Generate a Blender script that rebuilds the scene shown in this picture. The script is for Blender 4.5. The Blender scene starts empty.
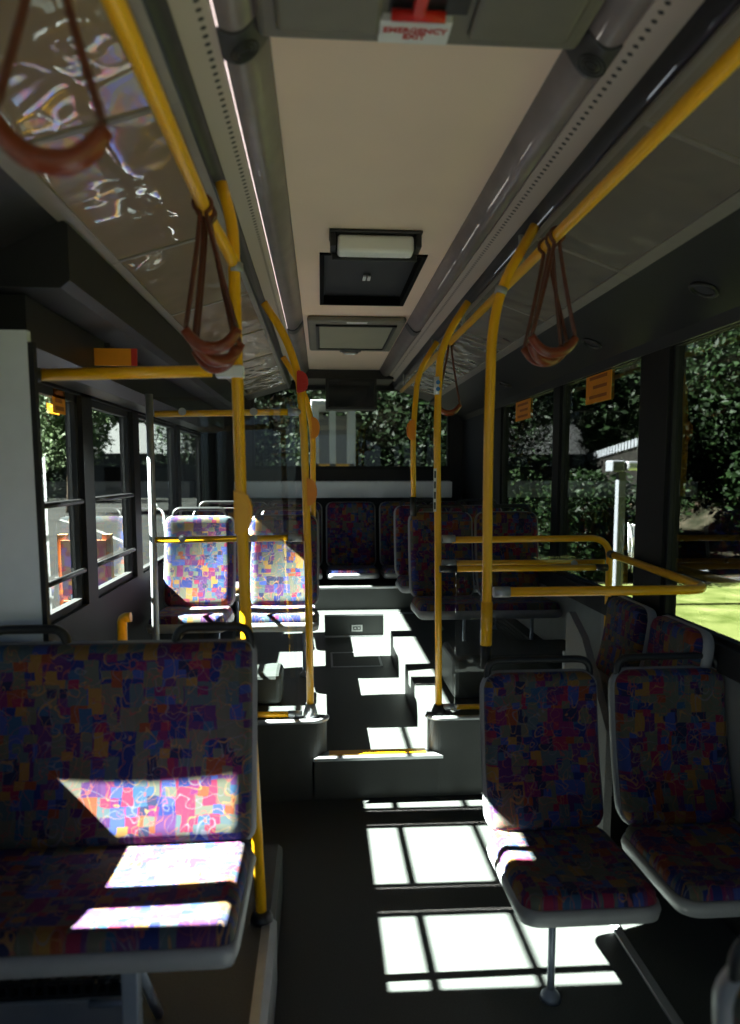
import bpy, bmesh, math, random
from mathutils import Vector, Matrix
random.seed(7)
D = bpy.data
SC = bpy.context.scene
COL = SC.collection

# ---------------------------------------------------------------- camera, world, sun, exposure
FPX, PX, PY, VX, VY, CAMZ = 700.0, 370.0, 540.0, 321.0, 472.0, 1.55
_y = Vector(((VX-PX)/FPX, (VY-PY)/FPX, 1)).normalized()
_z = Vector((0, -1, (VY-PY)/FPX)).normalized()
_x = _y.cross(_z)
RC = Matrix((_x, _y, _z))            # rows: world axes written in camera axes (right, down, forward)
CAM = Vector((0, 0, CAMZ))

def ray(px, py):
    return RC @ Vector(((px-PX)/FPX, (py-PY)/FPX, 1))

def at(px, py, X=None, Y=None, Z=None):
    """the point of the bus where the sight line of a photograph pixel meets a known plane"""
    d = ray(px, py)
    t = (Y/d.y) if Y is not None else ((X/d.x) if X is not None else ((Z-CAMZ)/d.z))
    return CAM + d*t

cam_d = D.cameras.new('camera')
cam = D.objects.new('camera', cam_d); COL.objects.link(cam); SC.camera = cam
right = RC @ Vector((1, 0, 0)); up = RC @ Vector((0, -1, 0)); back = RC @ Vector((0, 0, -1))
cam.matrix_world = Matrix(((right.x, up.x, back.x, CAM.x), (right.y, up.y, back.y, CAM.y),
                           (right.z, up.z, back.z, CAM.z), (0, 0, 0, 1)))
cam_d.sensor_fit = 'VERTICAL'; cam_d.sensor_height = 36; cam_d.lens = 36*FPX/1024
cam_d.shift_y = (PY-512)/1024
cam_d.clip_start = 0.02; cam_d.clip_end = 400
cam_d.dof.use_dof = True; cam_d.dof.focus_distance = 3.6; cam_d.dof.aperture_fstop = 2.2

SC.view_settings.view_transform = 'Standard'; SC.view_settings.look = 'None'
SC.view_settings.exposure = 0.33; SC.view_settings.gamma = 1; SC.view_settings.use_curve_mapping = False

W = D.worlds.new('sky'); SC.world = W; W.use_nodes = True
wn = W.node_tree.nodes; wl = W.node_tree.links
bg = wn['Background']; sky = wn.new('ShaderNodeTexSky')
sky.sky_type = 'HOSEK_WILKIE'; sky.turbidity = 3.0; sky.ground_albedo = 0.2
sky.sun_direction = Vector((-1.15, 0.02, 1.0)).normalized()
wl.new(sky.outputs[0], bg.inputs[0]); bg.inputs[1].default_value = 2.2

SUN_TRAVEL = Vector((1.15, -0.02, -1.0)).normalized()
sd = D.lights.new('sun', 'SUN'); sd.energy = 140; sd.angle = math.radians(0.53); sd.color = (1, 0.965, 0.9)
sun = D.objects.new('sun', sd); COL.objects.link(sun)
sun.rotation_euler = (-SUN_TRAVEL).to_track_quat('Z', 'Y').to_euler(); sun.location = (-6, 0, 8)

SC.cycles.use_denoising = True
SC.cycles.max_bounces = 10; SC.cycles.transparent_max_bounces = 24
SC.cycles.diffuse_bounces = 5; SC.cycles.glossy_bounces = 4
SC.cycles.sample_clamp_indirect = 6
SC.cycles.caustics_reflective = False; SC.cycles.caustics_refractive = False

# ---------------------------------------------------------------- materials
def nt(name):
    m = D.materials.new(name); m.use_nodes = True
    t = m.node_tree; return m, t, t.nodes, t.links, t.nodes['Principled BSDF']

def plain(name, col, rough=0.5, metal=0.0, var=0.12, scale=18, bump=0.0, coat=0.0, spec=0.5):
    m, t, n, l, p = nt(name)
    tc = n.new('ShaderNodeTexCoord'); no = n.new('ShaderNodeTexNoise')
    no.inputs['Scale'].default_value = scale; no.inputs['Detail'].default_value = 4
    l.new(tc.outputs['Object'], no.inputs['Vector'])
    r = n.new('ShaderNodeValToRGB'); l.new(no.outputs[0], r.inputs[0])
    r.color_ramp.elements[0].position = .3; r.color_ramp.elements[1].position = .7
    r.color_ramp.elements[0].color = tuple(c*(1-var) for c in col)+(1,)
    r.color_ramp.elements[1].color = tuple(min(1, c*(1+var)) for c in col)+(1,)
    l.new(r.outputs[0], p.inputs['Base Color'])
    p.inputs['Roughness'].default_value = rough; p.inputs['Metallic'].default_value = metal
    p.inputs['Coat Weight'].default_value = coat; p.inputs['Specular IOR Level'].default_value = spec
    if bump:
        b = n.new('ShaderNodeBump'); b.inputs['Strength'].default_value = bump; b.inputs['Distance'].default_value = .01
        no2 = n.new('ShaderNodeTexNoise'); no2.inputs['Scale'].default_value = scale*6
        l.new(tc.outputs['Object'], no2.inputs['Vector']); l.new(no2.outputs[0], b.inputs['Height'])
        l.new(b.outputs[0], p.inputs['Normal'])
    return m

def math_node(n, l, op, a, b=None):
    q = n.new('ShaderNodeMath'); q.operation = op
    for i, v in enumerate((a, b)):
        if v is None: continue
        if isinstance(v, (int, float)): q.inputs[i].default_value = v
        else: l.new(v, q.inputs[i])
    return q.outputs[0]

def fabric_mat():
    """patchwork moquette: overlapping coloured patches crossed by thin scribbled lines"""
    m, t, n, l, p = nt('patchwork fabric')
    uv = n.new('ShaderNodeUVMap'); uv.uv_map = 'UVMap'
    oi = n.new('ShaderNodeObjectInfo')
    off = n.new('ShaderNodeVectorMath'); off.operation = 'MULTIPLY_ADD'
    cx = n.new('ShaderNodeCombineXYZ'); l.new(oi.outputs['Random'], cx.inputs[0]); l.new(oi.outputs['Random'], cx.inputs[1])
    l.new(cx.outputs[0], off.inputs[0]); off.inputs[1].default_value = (3.1, 5.3, 0); l.new(uv.outputs[0], off.inputs[2])
    base = off.outputs[0]
    # slight wobble of the patch edges
    wob = n.new('ShaderNodeTexNoise'); wob.inputs['Scale'].default_value = 22; l.new(base, wob.inputs['Vector'])
    wv = n.new('ShaderNodeVectorMath'); wv.operation = 'MULTIPLY_ADD'
    l.new(wob.outputs['Color'], wv.inputs[0]); wv.inputs[1].default_value = (.012, .012, 0); l.new(base, wv.inputs[2])
    PAL = [(.012, .020, .11), (.10, .012, .07), (.075, .085, .070), (.16, .038, .016), (.022, .060, .13),
           (.045, .014, .080), (.19, .105, .028), (.075, .078, .058), (.015, .018, .055), (.16, .014, .045),
           (.030, .050, .20), (.085, .085, .068), (.06, .02, .09), (.05, .075, .09)]
    def layer(sx, sy, dx, seed):
        mp = n.new('ShaderNodeMapping'); mp.inputs['Scale'].default_value = (sx, sy, 1); mp.inputs['Location'].default_value = (dx, dx*1.7, 0)
        l.new(wv.outputs[0], mp.inputs[0])
        sep = n.new('ShaderNodeSeparateXYZ'); l.new(mp.outputs[0], sep.inputs[0])
        row = math_node(n, l, 'FLOOR', sep.outputs[1])
        wr = n.new('ShaderNodeTexWhiteNoise'); wr.noise_dimensions = '2D'
        c0 = n.new('ShaderNodeCombineXYZ'); l.new(row, c0.inputs[0]); c0.inputs[1].default_value = seed; l.new(c0.outputs[0], wr.inputs['Vector'])
        xs = math_node(n, l, 'ADD', sep.outputs[0], math_node(n, l, 'MULTIPLY', wr.outputs['Value'], 3.0))
        colf = math_node(n, l, 'FLOOR', xs)
        c1 = n.new('ShaderNodeCombineXYZ'); l.new(row, c1.inputs[0]); l.new(colf, c1.inputs[1]); c1.inputs[2].default_value = seed
        wc = n.new('ShaderNodeTexWhiteNoise'); wc.noise_dimensions = '3D'; l.new(c1.outputs[0], wc.inputs['Vector'])
        r = n.new('ShaderNodeValToRGB'); r.color_ramp.interpolation = 'CONSTANT'
        e = r.color_ramp.elements
        for i, c in enumerate(PAL):
            k = e[i] if i < 2 else e.new(i/len(PAL))
            k.position = i/len(PAL)
            k.color = c+(1,)
        l.new(wc.outputs['Value'], r.inputs[0])
        m2 = n.new('ShaderNodeTexWhiteNoise'); m2.noise_dimensions = '3D'
        c2 = n.new('ShaderNodeCombineXYZ'); l.new(colf, c2.inputs[0]); l.new(row, c2.inputs[1]); c2.inputs[2].default_value = seed+9.5
        l.new(c2.outputs[0], m2.inputs['Vector'])
        return r.outputs[0], m2.outputs['Value']
    a, _ = layer(20, 23, .3, 1.0); b, mb = layer(28, 17, 4.2, 5.0); c, mc = layer(36, 46, 7.7, 8.0)
    mx = n.new('ShaderNodeMix'); mx.data_type = 'RGBA'; l.new(math_node(n, l, 'GREATER_THAN', mb, .55), mx.inputs[0]); l.new(a, mx.inputs[6]); l.new(b, mx.inputs[7])
    mx2 = n.new('ShaderNodeMix'); mx2.data_type = 'RGBA'; l.new(math_node(n, l, 'GREATER_THAN', mc, .74), mx2.inputs[0]); l.new(mx.outputs[2], mx2.inputs[6]); l.new(c, mx2.inputs[7])
    prev = mx2.outputs[2]
    for sc_, w_, colr in ((14, .009, (.24, .13, .05, 1)), (11, .006, (.12, .12, .15, 1)), (19, .010, (.20, .05, .05, 1))):
        no = n.new('ShaderNodeTexNoise'); no.inputs['Scale'].default_value = sc_; no.inputs['Detail'].default_value = .6
        no.inputs['Distortion'].default_value = 1.2; l.new(base, no.inputs['Vector'])
        q = math_node(n, l, 'LESS_THAN', math_node(n, l, 'ABSOLUTE', math_node(n, l, 'SUBTRACT', no.outputs[0], .5)), w_)
        k = n.new('ShaderNodeMix'); k.data_type = 'RGBA'; l.new(math_node(n, l, 'MULTIPLY', q, .8), k.inputs[0])
        l.new(prev, k.inputs[6]); k.inputs[7].default_value = colr; prev = k.outputs[2]
    l.new(prev, p.inputs['Base Color'])
    p.inputs['Roughness'].default_value = .92; p.inputs['Specular IOR Level'].default_value = .15
    p.inputs['Sheen Weight'].default_value = .08; p.inputs['Sheen Roughness'].default_value = .5
    fn = n.new('ShaderNodeTexNoise'); fn.inputs['Scale'].default_value = 500; l.new(base, fn.inputs['Vector'])
    bp = n.new('ShaderNodeBump'); bp.inputs['Strength'].default_value = .25; bp.inputs['Distance'].default_value = .002
    l.new(fn.outputs[0], bp.inputs['Height']); l.new(bp.outputs[0], p.inputs['Normal'])
    return m

def glass_mat(name, tint, refl=1.0):
    m = D.materials.new(name); m.use_nodes = True; t = m.node_tree; n = t.nodes; l = t.links; n.clear()
    o = n.new('ShaderNodeOutputMaterial'); tr = n.new('ShaderNodeBsdfTransparent'); tr.inputs[0].default_value = tint+(1,)
    g = n.new('ShaderNodeBsdfGlossy'); g.inputs['Roughness'].default_value = .01
    fr = n.new('ShaderNodeFresnel'); fr.inputs[0].default_value = 1.5
    mx = n.new('ShaderNodeMixShader')
    ge = n.new('ShaderNodeNewGeometry')
    f = math_node(n, l, 'MULTIPLY', math_node(n, l, 'MULTIPLY', fr.outputs[0], refl), math_node(n, l, 'SUBTRACT', 1.0, ge.outputs['Backfacing']))
    l.new(f, mx.inputs[0]); l.new(tr.outputs[0], mx.inputs[1]); l.new(g.outputs[0], mx.inputs[2]); l.new(mx.outputs[0], o.inputs[0])
    return m

def sheet_mat(name, col, wob=.16, coat=1.0):
    """advert holder: matt board under a rippled clear plastic sheet"""
    m, t, n, l, p = nt(name)
    tc = n.new('ShaderNodeTexCoord')
    no = n.new('ShaderNodeTexNoise'); no.inputs['Scale'].default_value = 5; no.inputs['Detail'].default_value = 3
    l.new(tc.outputs['Object'], no.inputs['Vector'])
    r = n.new('ShaderNodeValToRGB'); l.new(no.outputs[0], r.inputs[0])
    r.color_ramp.elements[0].color = tuple(c*.85 for c in col)+(1,); r.color_ramp.elements[1].color = tuple(c*1.15 for c in col)+(1,)
    l.new(r.outputs[0], p.inputs['Base Color']); p.inputs['Roughness'].default_value = .55
    p.inputs['Specular IOR Level'].default_value = .2
    p.inputs['Coat Weight'].default_value = coat; p.inputs['Coat Roughness'].default_value = .03; p.inputs['Coat IOR'].default_value = 1.7
    b = n.new('ShaderNodeBump'); b.inputs['Strength'].default_value = wob; b.inputs['Distance'].default_value = .05
    n2 = n.new('ShaderNodeTexNoise'); n2.inputs['Scale'].default_value = 4.2; n2.inputs['Detail'].default_value = 1.2; n2.inputs['Distortion'].default_value = .8
    l.new(tc.outputs['Object'], n2.inputs['Vector']); l.new(n2.outputs[0], b.inputs['Height']); l.new(b.outputs[0], p.inputs['Coat Normal'])
    return m

def louvre_mat():
    """painted strip with a row of small dark oval holes along the bus"""
    m, t, n, l, p = nt('perforated strip')
    uv = n.new('ShaderNodeUVMap'); uv.uv_map = 'UVMap'
    sep = n.new('ShaderNodeSeparateXYZ'); l.new(uv.outputs[0], sep.inputs[0])
    fx = math_node(n, l, 'SUBTRACT', math_node(n, l, 'FRACT', math_node(n, l, 'MULTIPLY', sep.outputs[0], 1/.026)), .5)
    fy = math_node(n, l, 'MULTIPLY', math_node(n, l, 'SUBTRACT', sep.outputs[1], .022), 1/.0065)
    d = math_node(n, l, 'ADD', math_node(n, l, 'POWER', math_node(n, l, 'MULTIPLY', fx, 4.5), 2), math_node(n, l, 'POWER', fy, 2))
    h = math_node(n, l, 'LESS_THAN', d, 1.0)
    k = n.new('ShaderNodeMix'); k.data_type = 'RGBA'; l.new(h, k.inputs[0])
    k.inputs[6].default_value = (.46, .39, .33, 1); k.inputs[7].default_value = (.008, .007, .006, 1)
    l.new(k.outputs[2], p.inputs['Base Color']); p.inputs['Roughness'].default_value = .45
    return m

def floor_mat():
    m, t, n, l, p = nt('dark vinyl floor')
    tc = n.new('ShaderNodeTexCoord')
    a = n.new('ShaderNodeTexNoise'); a.inputs['Scale'].default_value = 260; a.inputs['Detail'].default_value = 2
    b = n.new('ShaderNodeTexNoise'); b.inputs['Scale'].default_value = 3.2; b.inputs['Detail'].default_value = 6
    l.new(tc.outputs['Object'], a.inputs['Vector']); l.new(tc.outputs['Object'], b.inputs['Vector'])
    r = n.new('ShaderNodeValToRGB'); l.new(a.outputs[0], r.inputs[0])
    r.color_ramp.elements[0].position = .35; r.color_ramp.elements[1].position = .75
    r.color_ramp.elements[0].color = (.036, .040, .040, 1); r.color_ramp.elements[1].color = (.078, .084, .083, 1)
    k = n.new('ShaderNodeMix'); k.data_type = 'RGBA'; l.new(math_node(n, l, 'MULTIPLY', b.outputs[0], .5), k.inputs[0])
    l.new(r.outputs[0], k.inputs[6]); k.inputs[7].default_value = (.066, .066, .060, 1)
    l.new(k.outputs[2], p.inputs['Base Color']); p.inputs['Roughness'].default_value = .5; p.inputs['Specular IOR Level'].default_value = .3
    bp = n.new('ShaderNodeBump'); bp.inputs['Strength'].default_value = .1; bp.inputs['Distance'].default_value = .002
    l.new(a.outputs[0], bp.inputs['Height']); l.new(bp.outputs[0], p.inputs['Normal'])
    return m

def leaf_mat(name, c1, c2, sp=.08):
    m, t, n, l, p = nt(name)
    tc = n.new('ShaderNodeTexCoord'); no = n.new('ShaderNodeTexNoise'); no.inputs['Scale'].default_value = 3.5
    no.inputs['Detail'].default_value = 5; l.new(tc.outputs['Object'], no.inputs['Vector'])
    r = n.new('ShaderNodeValToRGB'); l.new(no.outputs[0], r.inputs[0])
    r.color_ramp.elements[0].position = .35; r.color_ramp.elements[1].position = .68
    r.color_ramp.elements[0].color = c1+(1,); r.color_ramp.elements[1].color = c2+(1,)
    l.new(r.outputs[0], p.inputs['Base Color']); p.inputs['Roughness'].default_value = .55
    p.inputs['Specular IOR Level'].default_value = sp
    return m

def mottled(name, stops, scale, rough=.9, detail=6):
    m, t, n, l, p = nt(name)
    tc = n.new('ShaderNodeTexCoord'); no = n.new('ShaderNodeTexNoise'); no.inputs['Scale'].default_value = scale
    no.inputs['Detail'].default_value = detail; l.new(tc.outputs['Object'], no.inputs['Vector'])
    r = n.new('ShaderNodeValToRGB'); l.new(no.outputs[0], r.inputs[0]); e = r.color_ramp.elements
    for i, (q, c) in enumerate(stops):
        k = e[i] if i < 2 else e.new(q)
        k.position = q; k.color = c+(1,)
    l.new(r.outputs[0], p.inputs['Base Color']); p.inputs['Roughness'].default_value = rough; p.inputs['Specular IOR Level'].default_value = .0
    return m

M = dict(
    fabric=fabric_mat(), floor=floor_mat(), louvre=louvre_mat(),
    yellow=plain('yellow powder coat', (.96, .47, .006), .3, var=.0, spec=.5, coat=.25),
    cream=plain('cream ceiling', (.90, .69, .54), .6, var=.03, scale=3),
    hatch=plain('taupe hatch plastic', (.17, .155, .125), .5, var=.05),
    hatchlight=plain('hatch pale panel', (.30, .29, .21), .4, var=.06, scale=4),
    black=plain('black plastic', (.012, .012, .013), .42, var=.1),
    rubber=plain('black rubber', (.010, .010, .011), .7, var=.1),
    wallblack=plain('black wall finish', (.009, .009, .010), .6, var=.1, spec=.25),
    deepblack=plain('matt black', (.003, .003, .0035), .8, var=.0, spec=.1),
    housing=plain('charcoal housing', (.014, .014, .017), .45, var=.1, bump=.05),
    darkgrey=plain('dark grey metal', (.05, .05, .055), .4, var=.1),
    channel=plain('slate channel', (.055, .055, .068), .35, .3, var=.1),
    alu=plain('aluminium', (.55, .56, .58), .35, .85, var=.05),
    alum_matte=plain('satin grey metal', (.38, .39, .41), .45, .5, var=.08),
    shell=plain('grey seat shell', (.27, .27, .285), .4, var=.05),
    steelblue=plain('painted steel leg', (.24, .27, .34), .35, .3, var=.05),
    whitepanel=plain('white panel', (.86, .89, .95), .4, var=.02),
    lining=plain('grey wall lining', (.24, .24, .24), .6, var=.05),
    carpet=plain('grey carpet lining', (.17, .165, .16), .95, var=.15, scale=160, bump=.2),
    riser=plain('dark riser vinyl', (.040, .044, .042), .5, var=.1, scale=10),
    board=sheet_mat('brown board under plastic', (.30, .215, .14)),
    greyboard=sheet_mat('grey board under plastic', (.20, .175, .15), .5),
    matteboard=plain('matt grey brown board', (.20, .17, .14), .5, var=.05),
    frame=plain('brushed beige frame', (.30, .27, .24), .4, .3, var=.05),
    cove=plain('ribbed smoky light cover', (.22, .18, .18), .38, var=.15, scale=8, coat=.2),
    lampwhite=plain('white lamp cover', (.92, .90, .88), .35, var=.0),
    leather=plain('brown leather', (.10, .022, .008), .35, var=.25, scale=40, coat=.4),
    grip=plain('reddish brown grip', (.20, .035, .010), .35, var=.2, scale=40, coat=.2),
    red=plain('red plastic', (.62, .02, .012), .35, var=.05),
    orange=plain('orange plastic', (.85, .28, .01), .35, var=.05),
    sticker=plain('orange sticker', (.85, .30, .01), .5, var=.05),
    stickerink=plain('dark orange print', (.35, .09, .01), .6, var=.05),
    labelwhite=plain('white label', (.75, .75, .75), .5, var=.03),
    redink=plain('red print', (.55, .03, .02), .5, var=.03),
    blueink=plain('blue print', (.05, .20, .55), .5, var=.03),
    glass=glass_mat('tinted window glass', (.80, .86, .84), 1.3),
    darkglass=glass_mat('dark tinted window glass', (.50, .53, .53), 1.3),
    clear=glass_mat('clear partition glass', (.93, .95, .95), 1.3),
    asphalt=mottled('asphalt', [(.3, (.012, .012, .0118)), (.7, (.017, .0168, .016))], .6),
    roadpaint=plain('road paint', (.07, .07, .068), .8, var=.1),
    grass=mottled('grass', [(.3, (.045, .060, .014)), (.6, (.095, .108, .035)), (.8, (.15, .145, .065))], 2.6),
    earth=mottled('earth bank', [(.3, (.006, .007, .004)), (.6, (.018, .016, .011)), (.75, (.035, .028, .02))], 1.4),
    bark=mottled('bark', [(.3, (.02, .014, .010)), (.7, (.05, .038, .028))], 6),
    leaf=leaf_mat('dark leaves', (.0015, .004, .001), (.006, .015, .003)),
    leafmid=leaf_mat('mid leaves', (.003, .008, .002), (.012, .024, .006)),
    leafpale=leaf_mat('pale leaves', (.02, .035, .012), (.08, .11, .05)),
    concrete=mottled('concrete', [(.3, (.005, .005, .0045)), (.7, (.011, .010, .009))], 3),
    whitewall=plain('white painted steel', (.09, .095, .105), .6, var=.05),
    reflectionwhite=plain('reflection white', (.85, .85, .85), .5, var=.0),  # white of the frame that stands in for a reflection
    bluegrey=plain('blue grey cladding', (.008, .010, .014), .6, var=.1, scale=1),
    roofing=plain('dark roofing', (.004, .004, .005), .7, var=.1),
    barrier=plain('orange boards', (.50, .15, .06), .6, var=.2, scale=6),
    wood=plain('pale boards', (.40, .25, .10), .7, var=.2, scale=6),
    carpaint=plain('white car paint', (.06, .065, .07), .3, var=.03, coat=.6),
    carglass=plain('car glass', (.01, .012, .015), .1, var=.05),
)

# ---------------------------------------------------------------- mesh helpers
class MB:
    def __init__(s):
        s.bm = bmesh.new(); s.uv = s.bm.loops.layers.uv.new('UVMap')
    def face(s, pts):
        vs = [s.bm.verts.new(p) for p in pts]
        try: return s.bm.faces.new(vs)
        except ValueError: return None
    def box(s, x0, x1, y0, y1, z0, z1, bev=0.0, seg=2, mat=None):
        vs = [Vector((x, y, z)) for z in (z0, z1) for y in (y0, y1) for x in (x0, x1)]
        if mat is not None: vs = [mat @ v for v in vs]
        v = [s.bm.verts.new(p) for p in vs]
        fs = [s.bm.faces.new([v[i] for i in q]) for q in ((0, 2, 3, 1), (4, 5, 7, 6), (0, 1, 5, 4), (2, 6, 7, 3), (0, 4, 6, 2), (1, 3, 7, 5))]
        if bev > 0:
            es = list({e for f in fs for e in f.edges})
            bmesh.ops.bevel(s.bm, geom=es, offset=bev, segments=seg, affect='EDGES', profile=.5)
        return s
    def prism(s, poly, axis, a0, a1):
        """poly in the plane across AXIS ('y': (x, z), 'x': (y, z), 'z': (x, y)), extruded from a0 to a1"""
        def P(p, a):
            return {'y': (p[0], a, p[1]), 'x': (a, p[0], p[1]), 'z': (p[0], p[1], a)}[axis]
        A = [s.bm.verts.new(P(p, a0)) for p in poly]; B = [s.bm.verts.new(P(p, a1)) for p in poly]
        n = len(poly)
        for i in range(n):
            s.bm.faces.new((A[i], A[(i+1) % n], B[(i+1) % n], B[i]))
        s.bm.faces.new(A[::-1]); s.bm.faces.new(B)
        return s
    def tube(s, pts, r, seg=14, cap=True, closed=False, flat=None):
        pts = [Vector(p) for p in pts]; n = len(pts); rings = []
        def tan(i):
            if closed: return (pts[(i+1) % n]-pts[i-1]).normalized()
            return (pts[min(i+1, n-1)]-pts[max(i-1, 0)]).normalized()
        t = tan(0); a = Vector((0, 0, 1)) if abs(t.z) < .9 else Vector((0, 1, 0))
        nrm = (a-t*a.dot(t)).normalized()
        rr = r if isinstance(r, (list, tuple)) else [r]*n
        for i in range(n):
            t = tan(i); nrm = (nrm-t*nrm.dot(t)).normalized(); b = t.cross(nrm)
            fx, fy = flat if flat else (1, 1)
            rings.append([s.bm.verts.new(pts[i]+(nrm*math.cos(2*math.pi*k/seg)*fx+b*math.sin(2*math.pi*k/seg)*fy)*rr[i]) for k in range(seg)])
        for i in range(n if closed else n-1):
            A = rings[i]; B = rings[(i+1) % n]
            for k in range(seg):
                f = s.bm.faces.new((A[k], A[(k+1) % seg], B[(k+1) % seg], B[k])); f.smooth = True
        if cap and not closed:
            s.bm.faces.new(rings[0][::-1]); s.bm.faces.new(rings[-1])
        return s
    def cyl(s, p0, p1, r, seg=20, r1=None):
        return s.tube([p0, p1], [r, r if r1 is None else r1], seg)
    def build(s, name, mat, parent=None, smooth=False, loc=None):
        me = D.meshes.new(name)
        bmesh.ops.recalc_face_normals(s.bm, faces=s.bm.faces[:])
        if smooth:
            for f in s.bm.faces: f.smooth = True
        s.bm.to_mesh(me); s.bm.free()
        me.materials.append(M[mat] if isinstance(mat, str) else mat)
        o = D.objects.new(name, me); COL.objects.link(o)
        if loc is not None: o.location = loc
        if parent is not None: o.parent = parent
        return o

def fillet(pts, r, n=8):
    pts = [Vector(p) for p in pts]; out = [pts[0]]
    for i in range(1, len(pts)-1):
        a, b, c = pts[i-1], pts[i], pts[i+1]
        u = (a-b); v = (c-b); rr = min(r, u.length*.49, v.length*.49)
        p, q = b+u.normalized()*rr, b+v.normalized()*rr
        for k in range(n+1):
            t = k/n; out.append(p*(1-t)**2+b*2*t*(1-t)+q*t*t)
    out.append(pts[-1]); return out

def tag(o, label, cat, group=None, kind=None):
    if label: o['label'] = label
    if cat: o['category'] = cat
    if group: o['group'] = group
    if kind: o['kind'] = kind
    return o
def struct(o):
    o['kind'] = 'structure'; return o
def empty(name, loc, label=None, cat=None, group=None, rz=0):
    o = D.objects.new(name, None); COL.objects.link(o); o.location = loc; o.rotation_euler = (0, 0, rz)
    o.empty_display_size = .1
    return tag(o, label, cat, group)
KIDS = {}
def copy_tree(o, parent=None):
    c = o.copy(); COL.objects.link(c)
    if parent is not None: c.parent = parent
    for ch in o.children: copy_tree(ch, c)
    return c

def pad(mb, w, h, t, r, place, edge=.03, nu=22, nv=24, back_t=.0, dish=0.0):
    """cushion: rounded rectangle w x h, front bulging by t with a soft edge; place(u, v, out) -> point"""
    hw, hh = w/2, h/2
    def clampc(u, v):
        au, av = abs(u), abs(v)
        cu, cv = hw-r, hh-r
        if au > cu and av > cv:
            du, dv = au-cu, av-cv; m_ = max(du, dv); L = math.hypot(du, dv)
            if L > 1e-9:
                k = m_/L; du *= k; dv *= k
            au, av = cu+du, cv+dv
            d = r-math.hypot(du, dv)
        else:
            d = min(hw-au, hh-av)
        return math.copysign(au, u), math.copysign(av, v), max(d, 0)
    def lin(i, n, H):
        s_ = -1+2*i/n
        return H*math.copysign(1-(1-abs(s_))**1.5, s_)
    for side in (1, -1):
        g = []
        for j in range(nv+1):
            row = []
            for i in range(nu+1):
                u, v, d = clampc(lin(i, nu, hw), lin(j, nv, hh))
                q = min(1, d/edge); prof = math.sqrt(max(0, 1-(1-q)**2))
                o_ = prof*(t if side > 0 else -back_t)
                if side > 0 and dish: o_ -= dish*(1-(u/hw)**2)*prof*(1-(v/hh)**2)
                row.append((mb.bm.verts.new(place(u, v, o_)), (u, v)))
            g.append(row)
        for j in range(nv):
            for i in range(nu):
                q = [g[j][i], g[j][i+1], g[j+1][i+1], g[j+1][i]]
                try: f = mb.bm.faces.new([a[0] for a in q])
                except ValueError: continue
                f.smooth = True
                for lp, a in zip(f.loops, q): lp[mb.uv].uv = (a[1][0]+.9*h, a[1][1]+.5)
    bmesh.ops.remove_doubles(mb.bm, verts=mb.bm.verts[:], dist=.0004)

# ---------------------------------------------------------------- the bus shell
XL, XR = -.97, 1.38
Y0, Y1 = -1.6, 6.8
def bx(name, mat, x0, x1, y0, y1, z0, z1, bev=0, parent=None):
    return MB().box(x0, x1, y0, y1, z0, z1, bev).build(name, mat, parent)

f_ = bx('floor', 'floor', XL-.05, XR+.05, Y0, 3.2, -.12, 0); struct(f_)
# low plinth under the near left bench
pl = struct(MB().prism([(XL, 0), (-.150, 0), (-.150, .185), (-.165, .2), (XL, .2)], 'y', Y0+.1, 2.45).build('trim_1', 'floor'))
struct(MB().prism([(-.150, .0), (-.143, .0), (-.143, .19), (-.160, .207), (-.185, .207), (-.185, .2), (-.163, .2), (-.150, .187)], 'y', Y0+.1, 2.02).build('trim_2', 'alum_matte'))
# raised rear floor: aisle and the two seat platforms
st = struct(MB().box(-.05, .55, 3.2, 5.62, 0, .21).build('floor_aisle', 'floor'))
def rounded_front(x0, x1, y0, y1, r, inner):
    """plan outline of a platform with the corner next to the aisle rounded"""
    p = []
    if inner == 'right':   # corner at (x1, y0)
        p = [(x0, y0), (x1-r, y0)]+[(x1-r+r*math.sin(a), y0+r-r*math.cos(a)) for a in [math.pi/2*k/8 for k in range(1, 9)]]+[(x1, y1), (x0, y1)]
    else:
        p = [(x1, y0), (x1, y1), (x0, y1)]+[(x0+r-r*math.cos(a), y0+r-r*math.sin(a)) for a in [math.pi/2*k/8 for k in range(0, 9)]]
    return p
for nm, x0, x1, inn in (('left', XL, .02, 'right'), ('right', .50, XR, 'left')):
    o = MB().prism(rounded_front(x0, x1, 3.2, 5.62, .06, inn), 'z', 0, .375).build('floor_platform_'+nm, 'riser'); struct(o)
    struct(MB().prism(rounded_front(x0, x1, 3.2, 5.62, .06, inn), 'z', .376, .395).build('floor_top_'+nm, 'floor'))
    # aluminium lip
    if inn == 'right': pts = [(x0, 3.2), (x1-.06, 3.2)]+[(x1-.06+.06*math.sin(a), 3.26-.06*math.cos(a)) for a in [math.pi/2*k/8 for k in range(1, 9)]]
    else: pts = [(x0+.06-.06*math.cos(a), 3.26-.06*math.sin(a)) for a in [math.pi/2*k/8 for k in range(0, 9)]]+[(x1, 3.2)]
    struct(MB().tube([(p[0], p[1]-.004, .386) for p in pts], .0125, 8).build('trim_3' if nm == 'left' else 'trim_4', 'alum_matte'))
# step nosing
nose = struct(MB().prism([(-.045, 3.15), (.565, 3.15), (.50, 3.235), (.02, 3.235)], 'z', .208, .222).build('trim_5', 'alu'))
struct(MB().box(.03, .49, 3.185, 3.235, .221, .226).build('trim_6', 'yellow'))
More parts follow.
